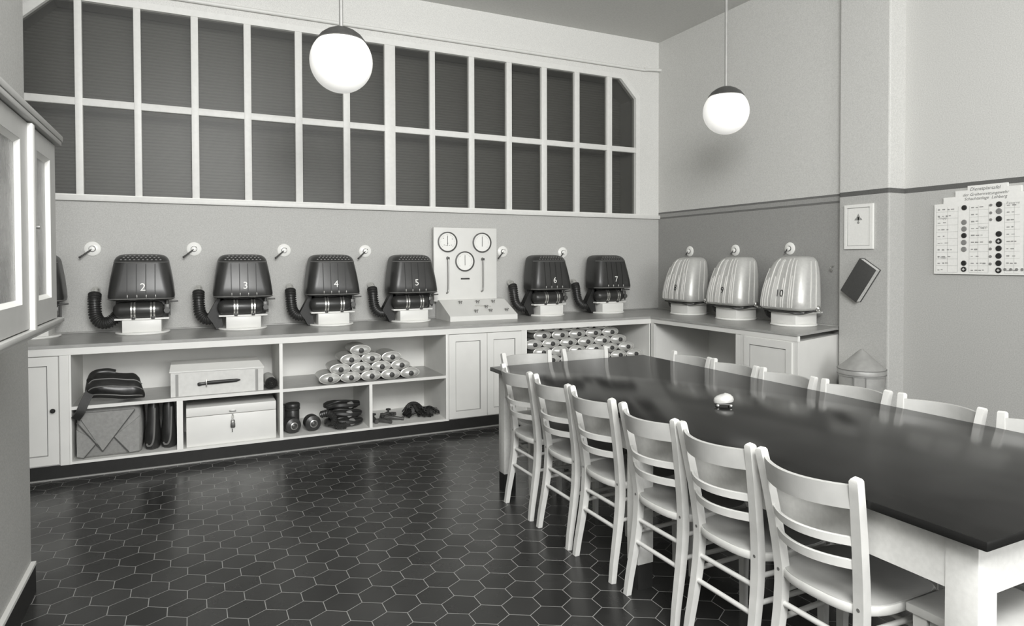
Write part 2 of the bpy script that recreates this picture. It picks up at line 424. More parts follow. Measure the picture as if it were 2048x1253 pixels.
ZB, ZU = .094, .857          # cabinet bottom / underside of front rail
def door_panel(t, x0, x1, knob_side=None, zb=None):
    """framed door with a recessed panel; front at y=YF"""
    z0, z1 = ZB + .012, ZU - .006
    d = MB()
    s = .062
    o = [(x0, z0), (x1, z0), (x1, z1), (x0, z1)]; i2 = [(x0 + s, z0 + s), (x1 - s, z0 + s), (x1 - s, z1 - s), (x0 + s, z1 - s)]
    d.rings([[(x, YF + .016, z) for x, z in o], [(x, YF - .003, z) for x, z in o], [(x, YF - .003, z) for x, z in i2], [(x, YF + .008, z) for x, z in i2]], cap0=True, cap1=True)
    d = d.build('door', M['white'], t, smooth=False)
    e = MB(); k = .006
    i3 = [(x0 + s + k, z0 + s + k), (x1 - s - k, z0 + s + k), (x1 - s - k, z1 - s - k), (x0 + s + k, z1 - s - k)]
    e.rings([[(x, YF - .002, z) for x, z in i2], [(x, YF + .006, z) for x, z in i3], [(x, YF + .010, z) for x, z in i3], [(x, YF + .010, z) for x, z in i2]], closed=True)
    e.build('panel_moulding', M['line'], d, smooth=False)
    if knob_side is not None:
        kx, kz = knob_side
        MB().lathe([(.006, 0), (.006, .012), (.014, .018), (.016, .026), (.010, .032), (.001, .033)], 16, Matrix.Translation((kx, YF - .003, kz)) @ Matrix.Rotation(pi / 2, 4, 'X')).build('knob', M['dark'], d)['label'] = 'small dark round knob'
    return d
# 1 left door cabinet
t = thing('base_cabinet', 'white base cabinet with a single knobbed door at the left end under the worktop', 'cabinet')
c = MB(); c.box(-2.29, -.775, YF + .02, YA - .003, ZB, ZU - .001); c.box(-.825, -.772, YF, YF + .03, ZB, ZU - .001); c.box(-2.29, -1.35, YF, YF + .025, ZB, ZU)
c.build('carcass', M['white'], t, smooth=False)
door_panel(t, -1.335, -.832, (-.862, .482))
# 2 open shelf unit with parcels
def shelf_unit(label, x0, x1, z_shelf, divs, depth, thick=.023):
    t = thing('shelf_unit', label, 'shelf unit', (0, 0, 0))
    MB().box(x0, x0 + .0125, YF, YF + depth, ZB, ZU).build('side_panel', M['white_in'], t, smooth=False)
    MB().box(x1 - .0125, x1, YF, YF + depth, ZB, ZU).build('side_panel', M['white_in'], t, smooth=False)
    MB().box(x0, x1, YF + depth, YF + depth + .015, ZB, ZU).build('back_panel', M['white_in'], t, smooth=False)
    MB().box(x0 + .0125, x1 - .0125, YF + .001, YF + depth, ZB, ZB + .018).build('bottom_board', M['white'], t, smooth=False)
    MB().box(x0, x1, YF + .03, YF + depth, ZU - .004, ZU + .045).build('top_board', M['white_in'], t, smooth=False)
    s = MB().box(x0 + .0125, x1 - .0125, YF + .012, YF + depth, z_shelf - thick, z_shelf - .001).build('shelf', M['top'], t, smooth=False)
    s['label'] = 'grey topped shelf board with a white front edge'
    MB().box(x0 + .0125, x1 - .0125, YF + .0005, YF + .012, z_shelf - thick, z_shelf).build('shelf_edge', M['white'], s, smooth=False)
    for xa, xb in divs:
        MB().box(xa, xb, YF + .001, YF + depth, ZB + .018, z_shelf - thick).build('divider', M['white_in'], t, smooth=False)
    return t
SH = .495
shelf_unit('white open shelf unit holding the canvas parcel and the padlocked white chest', -.771, .619, SH, [(-.111, -.071)], .56)
shelf_unit('white open shelf unit with the pyramid of oval canisters on its shelf', .619, 2.0, SH, [(1.313, 1.338)], .62)
# 4 double door cabinet
t = thing('base_cabinet', 'white double-door base cabinet below the gauge panel', 'cabinet')
c = MB(); c.box(2.0, 2.772, YF + .02, YA - .003, ZB, ZU - .001); c.box(2.0, 2.014, YF, YF + .03, ZB, ZU); c.box(2.728, 2.772, YF, YF + .03, ZB, ZU)
c.build('carcass', M['white'], t, smooth=False)
door_panel(t, 2.016, 2.378); door_panel(t, 2.382, 2.726)
# 5 corner open unit
shelf_unit('white open corner shelf unit packed with oval canisters', 2.772, 4.205, SH, [], .70)
# 6, 7 side counter on the right wall
t = thing('shelf_unit', 'white open knee-hole shelf unit under the pale apparatus on the right wall', 'shelf unit')
MB().box(XF + .001, XF + .03, YF - .05, YF - .004, ZB, .866).build('corner_post', M['white'], t, smooth=False)
MB().box(XF + .03, XB, YF - .02, YF - .004, ZB, .866).build('side_panel', M['white_in'], t, smooth=False)
MB().box(XB - .02, XB - .004, 4.30, YF - .02, ZB, .866).build('back_panel', M['white_in'], t, smooth=False)
MB().box(XF + .001, XB - .02, 4.24, 4.30, ZB, .866).build('side_panel', M['white'], t, smooth=False)
MB().box(XF + .001, XB - .02, 4.30, YF - .02, ZB, ZB + .018).build('bottom_board', M['white'], t, smooth=False)
MB().box(XF + .02, XB - .02, 4.30, YF - .02, .40, .423).build('shelf', M['top'], t, smooth=False)
t = thing('base_cabinet', 'white single-door base cabinet with an angled end next to the pillar', 'cabinet')
MB().prism([(XF, 3.642), (XP - .004, 3.848), (XB - .004, 3.86), (XB - .004, 4.236), (XF, 4.236)], ZB, .866, axis='z').build('carcass', M['white'], t, smooth=False)
R90 = Matrix.Translation((XF, 0, 0)) @ Matrix.Rotation(-pi / 2, 4, 'Z')   # local (x,y)->(world XF+y, -x)
d = MB(); o = [(-4.19, .11), (-3.69, .11), (-3.69, .855), (-4.19, .855)]; s = .058
i2 = [(-4.19 + s, .11 + s), (-3.69 - s, .11 + s), (-3.69 - s, .855 - s), (-4.19 + s, .855 - s)]
d.rings([[R90 @ Vector((x, -.001, z)) for x, z in o], [R90 @ Vector((x, -.014, z)) for x, z in o], [R90 @ Vector((x, -.014, z)) for x, z in i2], [R90 @ Vector((x, -.004, z)) for x, z in i2]])
d = d.build('door', M['white'], t, smooth=False)
k = .006; i3 = [(-4.19 + s + k, .11 + s + k), (-3.69 - s - k, .11 + s + k), (-3.69 - s - k, .855 - s - k), (-4.19 + s + k, .855 - s - k)]
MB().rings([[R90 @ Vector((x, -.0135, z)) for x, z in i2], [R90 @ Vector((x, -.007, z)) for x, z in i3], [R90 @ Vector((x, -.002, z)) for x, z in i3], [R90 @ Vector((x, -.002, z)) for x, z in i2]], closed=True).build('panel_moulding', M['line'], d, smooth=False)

# ------------------------------------------------------------------ breathing apparatus
# local frame: z=0 on the worktop, front towards -y
DARK_ROWS = [(.268, .205, -.150, .06), (.276, .226, -.172, .07), (.300, .231, -.180, .075), (.36, .226, -.175, .08), (.44, .216, -.162, .085), (.52, .202, -.146, .085), (.572, .192, -.134, .085)]
CAP_ROWS = [(.572, .193, -.135, .086), (.592, .187, -.126, .085), (.610, .176, -.108, .08), (.624, .158, -.082, .07), (.632, .130, -.050, .05), (.635, .09, -.02, .03)]
LIGHT_ROWS = [(.138, .205, -.155, .06), (.146, .226, -.182, .075), (.165, .236, -.195, .075), (.22, .238, -.195, .08), (.32, .230, -.178, .08), (.42, .214, -.152, .08), (.50, .196, -.126, .08), (.555, .178, -.100, .08), (.585, .158, -.072, .08), (.602, .132, -.042, .06), (.608, .09, -.01, .035)]
def row_at(rows, z):
    for a, b in zip(rows, rows[1:]):
        if a[0] <= z <= b[0]:
            f = (z - a[0]) / (b[0] - a[0] + 1e-9); return [a[i] + (b[i] - a[i]) * f for i in range(4)]
    return list(rows[-1] if z > rows[-1][0] else rows[0])
def shell_rings(rows, back=.09):
    out = []
    for z, hw, yf, r in rows:
        bk = back + .05 * max(0, (z - .27) / .36)
        bk = max(bk - max(0, .20 - hw) * .3, yf + .06)
        rb = min(.045, hw * .4); r = min(r, (bk - yf) * .55)
        out.append([(x, y, z) for x, y in rrect(-hw, hw, yf, bk, r, rb, 6)])
    return out
def front_y(rows, x, z):
    _, hw, yf, r = row_at(rows, z)
    d = abs(x) - (hw - r)
    if d > 0: return yf + r - sqrt(max(r * r - d * d, 0))
    return yf
def make_stand(label, group):
    t = thing('apparatus_stand', label, 'stand', group=group)
    MB().lathe([(.188, 0), (.195, .006), (.195, .012), (.188, .018), (.001, .018)], 48).build('base_plate', M['enamel'], t)
    MB().box(-.135, .135, -.13, .13, .018, .112, bev=.002).build('block', M['white'], t)
    MB().box(-.19, .19, -.10, .14, .112, .126, bev=.003).build('tray', M['white'], t)
    return t
def hose(t, straps=True):
    ctrl = [(-.335, .165, .345), (-.337, .12, .325), (-.338, .085, .27), (-.335, .07, .20), (-.325, .05, .135), (-.288, .03, .092), (-.24, .02, .092), (-.195, .02, .125), (-.165, .02, .17)]
    pts = spline(ctrl, 14); r = [(.0385, .0385, .048, .048)[k % 4] for k in range(len(pts))]
    h = MB().tube(pts[18:], r[18:], 16).build('breathing_hose', M['rubber'], t, angle=25)
    MB().tube(spline([(-.335, .175, .345), (-.336, .14, .340), (-.337, .105, .305), (-.338, .09, .285)], 5), [.030] * 8 + [.036] * 8, 14).build('hose_coupling', M['chrome'], h)['label'] = 'bright nickel elbow coupling'
    if straps:
        s = MB()
        prof = [(-.215, .30), (-.20, .26), (-.245, .175), (-.275, .118), (-.235, .06), (-.205, .004), (-.155, .004), (-.165, .10), (-.15, .16), (-.15, .30)]
        s.prism(prof, -.03, .055); s.build('side_flap', M['leather'], t, smooth=False)
def make_pack(kind, num, straps=True):
    rows = DARK_ROWS if kind == 'dark' else LIGHT_ROWS
    t = thing('breathing_apparatus', None, 'breathing apparatus')
    if kind == 'dark':
        sm, rm = M['shell'], M['shell_hi']
        MB().rings(shell_rings(DARK_ROWS)).build('shell', sm, t, angle=50)
        cp = MB().rings(shell_rings(CAP_ROWS)).build('vent_cap', M['rubber'], t, angle=50)
        v = MB()
        for zr, n_, off in ((.590, 10, 0), (.607, 9, .009), (.620, 8, 0)):
            for k in range(n_):
                x = (k - (n_ - 1) / 2) * .030 + off * .3
                y = front_y(CAP_ROWS, x, zr) - .001
                v.box(x - .008, x + .005, y - .004, y + .012, zr - .0035, zr + .0035)
        v.build('vent_slits', M['vent'], cp, smooth=False)['label'] = 'grey rows of small vent slits'
        rm_ = MB(); zr = .570
        loop = [(x, y - .003 if y < .05 else y, zr) for x, y in [(p[0] * 1.004, p[1]) for p in shell_rings([row_at(DARK_ROWS, zr)])[0]]]
        rm_.tube(loop[1:13], .0034, 8); rm_.build('seam', M['seam'], t)
        rb = MB(); zr = .283; lp = shell_rings([row_at(DARK_ROWS, zr)])[0]
        rb.tube([(x * 1.006, y - .003, z) for x, y, z in lp[0:14]], .0042, 8); rb.build('bottom_rim', M['seam'], t)
        for x in (-.096, -.032, .032, .096):
            zs = [.312 + k * .245 / 12 for k in range(13)]
            MB().bar([(x, front_y(rows, x, z) - 0.0, z) for z in zs], .0068, .004).build('rib', rm, t, smooth=False)
            MB().ball((x + .003, front_y(rows, x, .303) - .002, .303), .0095, 8, (.65, .6, 1.6)).build('stud', M['brass'], t)
        oc = MB().lathe([(.001, -.195), (.03, -.19), (.054, -.172), (.064, -.145), (.064, .12), (.054, .145), (.03, .160), (.001, .163)], 28, Matrix.Translation((-.005, -.075, .192)) @ Matrix.Rotation(pi / 2, 4, 'Y')).build('oxygen_cylinder', M['shell'], t)
        for bx in (-.060, .075):
            bnd = MB()
            for dx in (-.011, .011):
                bnd.lathe([(.0645, -.006), (.0685, -.006), (.0685, .006), (.0645, .006)], 28, Matrix.Translation((bx + dx, -.075, .192)) @ Matrix.Rotation(pi / 2, 4, 'Y'))
            bnd.build('clamp_band', M['chrome'], oc)['label'] = 'bright double clamp band'
            MB().box(bx - .012, bx + .014, -.115, -.06, .118, .140, bev=.004).build('bracket', M['rubber'], t)
        vv = MB(); vv.box(.155, .195, -.10, -.05, .155, .235, bev=.006); vv.cyl((.175, -.075, .235), (.175, -.075, .262), .012, n=12); vv.cyl((.19, -.075, .25), (.255, -.075, .254), .006, n=10)
        vv.cyl((.175, -.12, .185), (.175, -.09, .185), .022, n=16); vv.cyl((.19, -.08, .14), (.19, -.08, .24), .009, n=10)
        vv.build('valve', M['tin_dark'], t)
        MB().box(-.185, .185, -.03, .11, .126, .275, bev=.01).build('back_frame', M['rubber'], t)
        hose(t, straps)
        nz, nx, ns, nm = .372, .012, .084, M['numw']
    else:
        MB().rings(shell_rings(LIGHT_ROWS, .085)).build('shell', M['alu'], t, angle=50)
        for x, z1 in ((-.20, .50), (-.172, .40), (-.145, .42), (-.118, .585), (-.075, .43), (-.055, .575), (-.040, .58), (-.025, .575), (.030, .42), (.052, .585), (.105, .59), (.125, .44), (.150, .575)):
            zs = [.165 + k * (z1 - .165) / 14 for k in range(15)]
            pts = [(x * (row_at(rows, z)[1] / .236), front_y(rows, x * (row_at(rows, z)[1] / .236), z) - .001, z) for z in zs]
            MB().bar(pts, .007, .009).build('rib', M['alu_rib'], t, smooth=False)
        for s_ in (-1, 1):
            for fr_ in (.38, .62):
                pts = []
                for k in range(15):
                    z = .165 + k * .40 / 14; _, hw, yf, r_ = row_at(rows, z); bk = .085 + .05 * max(0, (z - .27) / .36)
                    pts.append((s_ * (hw + .001), yf + (bk - yf) * fr_ + .02, z))
                MB().bar(pts, .007, .007, side=(0, 1, 0)).build('rib', M['alu_rib'], t, smooth=False)
        MB().box(-.18, .18, -.12, .08, .126, .142, bev=.004).build('bottom_tray', M['rubber'], t)
        cb = MB().tube(spline([(-.20, -.15, .136), (-.05, -.175, .130), (.10, -.172, .124), (.17, -.12, .112), (.21, -.03, .132), (.23, .03, .150)], 6), .008, 8)
        cb.build('cord', M['rubber'], t)
        vv = MB().ball((.235, .02, .160), .022, 8, (1, 1, 1.2)); vv.cyl((.22, .02, .15), (.262, .03, .132), .008, n=10)
        vv.build('valve', M['chrome'], t)
        hose(t, False)
        nz, nx, ns, nm = .285, .014, .088, M['ink']
    g = text_geo(num, ns)
    text_mesh('number', [(g, (nx, nz))], nm, t, lambda u, v: Vector((u, front_y(rows, u, v) - (.006 if kind == 'dark' else .0075), v)))['label'] = 'painted number ' + num
    return t
def place(o, x, y, z, rz): o.location = (x, y, z); o.rotation_euler = (0, 0, rz)
stand0 = make_stand('x', 'white enamelled apparatus stands')
AX = [(-1.10, '1'), (-.358, '2'), (.385, '3'), (1.125, '4'), (1.862, '5'), (3.335, '6'), (4.095, '7')]
BY = [(5.555, '8'), (4.865, '9'), (4.170, '10')]
allp = [(x, 6.125, 0.0, n, 'dark') for x, n in AX] + [(4.765, y, -pi / 2, n, 'light') for y, n in BY]
hidden1 = 'dark breathing apparatus half hidden behind the glazed wall cabinet'
for k, (x, y, rz, n, kind) in enumerate(allp):
    p = make_pack(kind, n, straps=(n not in ('1', '2'))); place(p, x, y, ZT, rz)
    if n == '1': lab = hidden1
    elif kind == 'dark': lab = 'dark ribbed breathing apparatus marked %s with hose and bottom cylinder' % n
    else: lab = 'pale metal ribbed breathing apparatus marked %s by the right wall' % n
    tag(p, lab, 'breathing apparatus', 'numbered breathing apparatus on stands')
    s = stand0 if k == 0 else copy_tree(stand0)
    place(s, x, y, ZT, rz)
    s['label'] = 'white stand on the worktop under ' + ('the apparatus half hidden by the glazed cabinet' if n == '1' else 'the apparatus marked ' + n)

# wall rosettes with lever
def make_hook(short=False):
    t = thing('wall_hook', None, 'wall hook', group='white rosettes with levers on the walls')
    RX = Matrix.Rotation(pi / 2, 4, 'X')
    MB().lathe([(.058, 0), (.058, .006), (.050, .012), (.001, .013)], 32, RX).build('rosette', M['enamel'], t)
    MB().lathe([(.021, .012), (.021, .03), (.013, .034), (.001, .034)], 20, RX).build('boss', M['enamel'], t)
    r = MB().lathe([(.021, .014), (.025, .014), (.025, .020), (.021, .020)], 20, RX, closed=True); r.build('ring', M['tin_dark'], t)
    lv = [(.010, -.025, .012), (-.006, -.03, -.008), (-.020, -.036, -.030), (-.026, -.038, -.040)] if short else [(.018, -.025, .018), (-.01, -.03, -.01), (-.065, -.062, -.058), (-.082, -.075, -.072)]
    MB().tube(lv, [.0055, .006, .007, .009], 10).build('lever', M['tin_dark'], t)['label'] = 'thin grey lever'
    return t
h0 = make_hook()
HK = [(-.719, YA, 1.607, 0, 'left of apparatus 2'), (.017, YA, 1.610, 0, 'between apparatus 2 and 3'), (.749, YA, 1.602, 0, 'between apparatus 3 and 4'), (1.484, YA, 1.598, 0, 'between apparatus 4 and 5'),
      (2.933, YA, 1.60, 0, 'right beside the gauge panel'), (3.662, YA, 1.593, 0, 'between apparatus 6 and 7'),
      (XB, 5.782, 1.604, -pi / 2, 'above apparatus 8'), (XB, 5.091, 1.605, -pi / 2, 'above apparatus 9'), (XB, 4.402, 1.610, -pi / 2, 'above apparatus 10')]
for k, (x, y, z, rz, where) in enumerate(HK):
    if k == 6: h0 = make_hook(True)
    o = h0 if k in (0, 6) else copy_tree(h0)
    place(o, x, y, z, rz); o['label'] = 'white round wall rosette with lever, ' + where
hk = MB().tube(spline([(XB, 3.93, 1.452), (XB - .03, 3.93, 1.448), (XB - .04, 3.93, 1.425), (XB - .025, 3.93, 1.408)], 4), .006, 8).build('coat_hook', M['chrome'])
tag(hk, 'tiny metal hook in the dark dado beside the pillar', 'hook')

# ------------------------------------------------------------------ gauge panel
gp = thing('gauge_panel', 'white test panel with three round gauges and a sloping desk', 'gauge panel', (0, 0, 0))
yb = 6.245
MB().box(2.142, 2.823, yb, yb + .035, 1.10, 1.836, bev=.003).build('back_board', M['white'], gp)
dk = MB().prism([(5.885, ZT), (6.29, ZT), (6.29, 1.118), (6.20, 1.112), (5.885, .975)], 2.178, 2.885, axis='x').build('desk', M['white'], gp, smooth=False)
RXm = lambda x, y, z: Matrix.Translation((x, y, z)) @ Matrix.Rotation(pi / 2, 4, 'X')
for gx, gz, marks in ((2.283, 1.692, True), (2.655, 1.689, False), (2.467, 1.498, False)):
    g = MB().lathe([(.101, 0), (.101, .020), (.092, .022), (.089, .012), (.089, 0)], 48, RXm(gx, yb, gz), closed=True).build('gauge', M['tin_dark'], gp)
    g['label'] = 'round pressure gauge with dark rim'
    MB().lathe([(.091, .002), (.091, .011), (.001, .011)], 40, RXm(gx, yb, gz)).build('dial', M['enamel'], g)
    tk = MB()
    for k in range(25):
        a = radians(-130 + 260 * k / 24); L = .012 if k % 4 == 0 else .007
        c_, s_ = sin(a), cos(a); yy = yb - .012
        tk.bar([(gx + c_ * .078, yy, gz + s_ * .078), (gx + c_ * (.078 - L), yy, gz + s_ * (.078 - L))], .0022, .001, side=(s_, 0, -c_))
    tk.build('scale', M['inkg'], g, smooth=False)
    MB().box(gx - .002, gx + .002, yb - .014, yb - .012, gz - .040, gz + .062).build('needle', M['ink'], g, smooth=False)
    if marks:
        mk = MB()
        for dx, dz in ((-.045, .035), (.05, .03), (-.035, -.03), (.04, -.03), (0, -.012), (-.015, -.034), (.018, -.034)): mk.box(gx + dx - .006, gx + dx + .006, yb - .013, yb - .0115, gz + dz - .003, gz + dz + .003)
        mk.build('dial_marks', M['inkg'], g, smooth=False)
for x, z0, z1 in ((2.285, 1.185, 1.535), (2.662, 1.195, 1.525)):
    tb = MB().tube(spline([(x - .012, yb - .002, z0 - .006), (x - .004, yb - .02, z0 + .01), (x, yb - .02, z0 + .05), (x, yb - .02, z1 - .03), (x, yb - .012, z1), (x - .002, yb, z1 + .006)], 5), .008, 10).build('manometer_tube', M['brass'], gp)
    MB().box(x - .014, x + .014, yb - .028, yb - .001, z1 - .016, z1 + .006, bev=.003).build('tube_clip', M['tin_dark'], tb)
MB().box(2.425, 2.520, yb - .006, yb, 1.315, 1.330, bev=.002).build('name_plate', M['ink'], gp)['label'] = 'small dark plate'
def desk_z(y): return .975 + (y - 5.885) * (1.112 - .975) / (6.20 - 5.885)
for x, y in ((2.375, 6.13), (2.56, 6.13), (2.73, 6.13), (2.61, 6.03), (2.47, 5.95), (2.625, 5.955), (2.80, 5.955)):
    z = desk_z(y)
    k = MB(); k.lathe([(.014, -.004), (.014, .010), (.009, .014), (.018, .018), (.018, .026), (.001, .028)], 14, Matrix.Translation((x, y, z))); k.box(x - .022, x + .022, y - .004, y + .004, z + .018, z + .025)
    k.build('tap', M['brass'], gp)['label'] = 'small metal tap'
MB().tube([(2.50, 6.06, desk_z(6.06) + .008), (2.60, 6.045, desk_z(6.045) + .012), (2.66, 6.03, desk_z(6.03) + .010)], .005, 8).build('tube_link', M['chrome'], gp)

# ------------------------------------------------------------------ oval canisters
def make_can(a, b, L=.27):
    t = thing('oval_canister', None, 'canister')
    rings = []
    for y, s in ((L, .90), (L - .012, .985), (L - .03, 1), (.014, 1), (.008, 1.03), (0, 1.03), (-.002, .94), (.004, .93)):
        rings.append([(a * s * cos(q), y, b * s * sin(q)) for q in (2 * pi * k / 36 for k in range(36))])
    MB().rings(list(reversed(rings))).build('body', M['tin'], t, angle=30)
    dm = [[(a * .93 * s * cos(q), y, b * .93 * s * sin(q)) for q in (2 * pi * k / 36 for k in range(36))] for y, s in ((.003, 1), (-.012, .86), (-.024, .62), (-.031, .36), (-.033, .12))]
    MB().rings(dm).build('end_dome', M['tin'], t)
    MB().lathe([(.019, .020), (.0215, .034), (.020, .046), (.012, .050), (.001, .050)], 16, Matrix.Rotation(pi / 2, 4, 'X')).build('cap', M['capd'], t)['label'] = 'dark round closing cap'
    return t
c1 = make_can(.083, .0425)
first = True
for r, xs in enumerate(([1.0, 1.170, 1.340, 1.508, 1.676], [1.085, 1.255, 1.426, 1.596], [1.172, 1.345, 1.518], [1.252])):
    for k, x in enumerate(xs):
        o = c1 if first else copy_tree(c1); first = False
        z = SH + .0445 + r * .0738
        place(o, x, YF + .05 + random.uniform(-.006, .006), z, radians(random.uniform(-2, 2)))
        rown = ['bottom row', 'second row', 'third row'][r] if r < 3 else ''
        lab = 'oval tin canister alone on top of the pyramid stack' if r == 3 else 'oval tin canister, %s from left in the %s of the pyramid' % (ORD[k], rown)
        tag(o, lab, 'canister', 'oval canisters stacked in a pyramid')
c2 = make_can(.0945, .0455, .30)
first = True
for r in range(5):
    x = 4.085 - .0975 * r; k = 0
    while x > 2.90:
        o = c2 if first else copy_tree(c2); first = False
        z = SH + .0475 + r * .0795
        place(o, x, YF + .115 + random.uniform(-.008, .008), z, radians(random.uniform(-2, 2)))
        rown = ['bottom', 'second', 'third', 'fourth', 'topmost'][r]
        tag(o, 'oval tin canister, %s from right in the %s row of the corner shelf stack' % (ORD[k], rown), 'canister', 'oval canisters in the corner shelf')
        x -= .195; k += 1

# ------------------------------------------------------------------ things on the shelves
# folded dark bag with strap hanging over the shelf edge
t = thing('rubber_bag', 'folded dark rubber bag on the upper shelf, its strap hanging over the edge', 'bag', (-.53, YF + .10, SH))
bd = MB(); rg = []; NS = 26
def bag_sec(u):      # u 0..1 from the gathered left end to the round right end
    x = -.15 + .345 * u
    hz = .092 * (1 - max(0, u - .80) ** 2 * 18) ** .5 if u < 1 else .03
    hz = max(hz, .03) * (.72 + .28 * min(1, u / .12))
    zc = hz + .012 + .035 * max(0, .35 - u); hy = .115 * (.65 + .35 * min(1, u / .25)) * (1 - max(0, u - .8) ** 2 * 10)
    return x, zc, hy, hz
def bag_pt(u, q):
    x, zc, hy, hz = bag_sec(u)
    r_ = 1 + .085 * cos(3 * q + 1.3 * u) + .03 * sin(5 * q + 7 * u)
    return Vector((x + .02 * cos(q) * u, -hy * cos(q) * r_, zc + hz * sin(q) * r_ + .012 * sin(6 * u)))
for k in range(19): rg.append([bag_pt(k / 18, 2 * pi * j / NS) for j in range(NS)])
bd.rings(rg)
bd.tube(spline([(-.12, -.06, .165), (-.10, .0, .205), (-.03, .02, .212), (.02, .03, .198)], 6), .026, 10)
bd.build('body', M['cloth'], t, angle=80)
pg = MB()
for q in (.62, -.02, -.68):
    pg.tube([bag_pt(.06 + .90 * k / 20, q + .25 * sin(2.4 * k / 20)) * 1.0 + Vector((0, -.003, 0)) for k in range(21)], .0042, 8)
pg.build('piping', M['piping'], t)
st = MB().bar(spline([(-.10, -.06, .14), (-.135, -.085, .06), (-.155, -.105, .012), (-.175, -.118, -.04), (-.205, -.116, -.085)], 6), .055, .012, side=(.6, .2, 0))
st.build('strap', M['leather'], t)
# white case with black dagger handle
cs = thing('carrying_case', 'long low white case on the upper shelf with a black dagger on its front', 'case', (0, YF, SH))
MB().rings([[(-.15, .04, 0), (.492, .04, 0), (.492, .34, 0), (-.15, .34, 0)], [(-.15, .04, .182), (.492, .04, .176), (.492, .34, .176), (-.15, .34, .182)]]).build('body', M['offwhite'], cs, smooth=False)
MB().rings([[(-.158, .033, .182), (.497, .033, .176), (.497, .345, .176), (-.158, .345, .182)], [(-.158, .033, .190), (.497, .033, .184), (.497, .345, .184), (-.158, .345, .190)], [(-.15, .12, .232), (.47, .12, .226), (.47, .335, .226), (-.15, .335, .232)]]).build('lid', M['white'], cs, smooth=False)
for x in (-.105, .447): MB().box(x - .013, x + .006, .035, .041, .004, .168).build('strap', M['inkg'], cs, smooth=False)['label'] = 'dark vertical strip'
dg = thing('dagger', 'black sheathed dagger fixed to the front of the long white case', 'dagger', (0, YF, SH))
MB().tube([(.092, .030, .090), (.13, .028, .092), (.26, .028, .094), (.30, .028, .095), (.325, .030, .096)], [.013, .0145, .013, .012, .004], 12, sx=.6).build('sheath', M['leather'], dg)
MB().tube([(.030, .030, .084), (.040, .028, .085), (.060, .028, .087), (.088, .028, .089)], [.010, .014, .011, .012], 12, sx=.7).build('grip', M['rubber'], dg)
MB().box(.085, .094, .020, .039, .062, .118, bev=.003).build('crossguard', M['chrome'], dg)
# white roll with dark ribbed end
rl = thing('hose_roll', 'white roll with a dark ribbed round end beside the long white case', 'roll', (.552, YF + .06, SH + .046))
MB().lathe([(.001, -.28), (.044, -.28), (.044, -.02), (.001, -.02)], 28, Matrix.Rotation(pi / 2, 4, 'X')).build('body', M['offwhite'], rl)
MB().lathe([(.044, -.025), (.046, .004), (.040, .012), (.036, .004), (.030, .012), (.024, .004), (.018, .014), (.012, .004), (.001, .016)], 28, Matrix.Rotation(pi / 2, 4, 'X')).build('ribbed_end', M['rubber'], rl)
# canvas parcel
pc = thing('canvas_parcel', 'large grey canvas parcel folded like an envelope on the bottom shelf', 'parcel', (-.545, YF, ZB + .018))
rings = []
for z, s in ((0, .94), (.02, .99), (.12, 1.02), (.22, 1.01), (.31, .97), (.345, .91)):
    rings.append([(x * s, y, z) for x, y in rrect(-.195, .205, .045 + (1 - s) * .3, .46, .035, .03, 4)])
MB().rings(rings).build('body', M['canvas'], pc, angle=60)
fl = MB(); fl.prism([(-.185, .325), (.165, .325), (-.035, .045)], .026, .045); fl.build('flap', M['canvas'], pc, smooth=False)
fl = MB(); fl.prism([(-.19, .02), (-.19, .21), (-.06, .11), (-.145, .008)], .032, .048); fl.prism([(.19, .02), (.195, .27), (.03, .135), (.125, .015)], .032, .048); fl.build('side_flaps', M['canvas'], pc, smooth=False)
cr = MB()
for a, b2 in (((-.188, .262), (-.035, .043)), ((-.035, .043), (.165, .322)), ((.036, .135), (.125, .018)), ((-.075, .10), (-.15, .006))):
    cr.bar([(a[0], .027, a[1]), (b2[0], .027, b2[1])], .006, .006, side=(0, 1, 0))
cr.build('fold_edges', M['canvas_d'], pc, smooth=False)
# two dark bags
for nm, x, lab in (('a', -.275, 'left dark oilcloth bag with grey piping beside the canvas parcel'), ('b', -.166, 'right dark oilcloth bag with grey piping next to the white divider')):
    t = thing('oilcloth_bag', lab, 'bag', (x, YF + .13, ZB + .018), group='dark piped bags on the bottom shelf')
    rg = []
    for z, hw, hy in ((0, .03, .04), (.012, .046, .06), (.06, .056, .075), (.14, .052, .07), (.22, .042, .06), (.30, .040, .055), (.345, .034, .045)):
        rg.append([(hw * cos(q) + (.008 if nm == 'a' else -.002) * (z / .3), hy * sin(q), z) for q in (2 * pi * k / 20 for k in range(20))])
    MB().rings(rg).build('body', M['cloth'], t)
    s = 1
    MB().tube(spline([(.018, -.052, .31), (.016, -.062, .20), (.010, -.076, .09), (-.004, -.078, .045), (-.026, -.068, .036), (-.036, -.056, .048)], 6), .007, 8).build('piping', M['piping'], t)
# white chest with padlock
ch = thing('chest', 'white wooden chest with hasp and hanging padlock on the bottom shelf', 'chest', (0, YF + .03, ZB + .018))
MB().box(-.05, .582, 0, .42, 0, .222, bev=.003).build('body', M['white'], ch)
MB().box(-.05, .582, 0, .42, .226, .292, bev=.003).build('lid', M['white'], ch)
MB().box(.245, .292, -.006, 0, .238, .252, bev=.002).build('hasp', M['brass'], ch)
MB().tube(spline([(.268, -.008, .228), (.262, -.012, .20), (.268, -.014, .178), (.274, -.012, .20), (.268, -.008, .226)], 5), .0028, 8).build('chain', M['chrome'], ch)
pk = MB(); pk.box(.252, .285, -.024, -.004, .118, .155, bev=.007); pk.build('padlock', M['tin_dark'], ch)
MB().tube(spline([(.258, -.014, .152), (.258, -.014, .172), (.268, -.014, .182), (.279, -.014, .172), (.279, -.014, .152)], 5), .004, 8).build('shackle', M['brass'], ch)
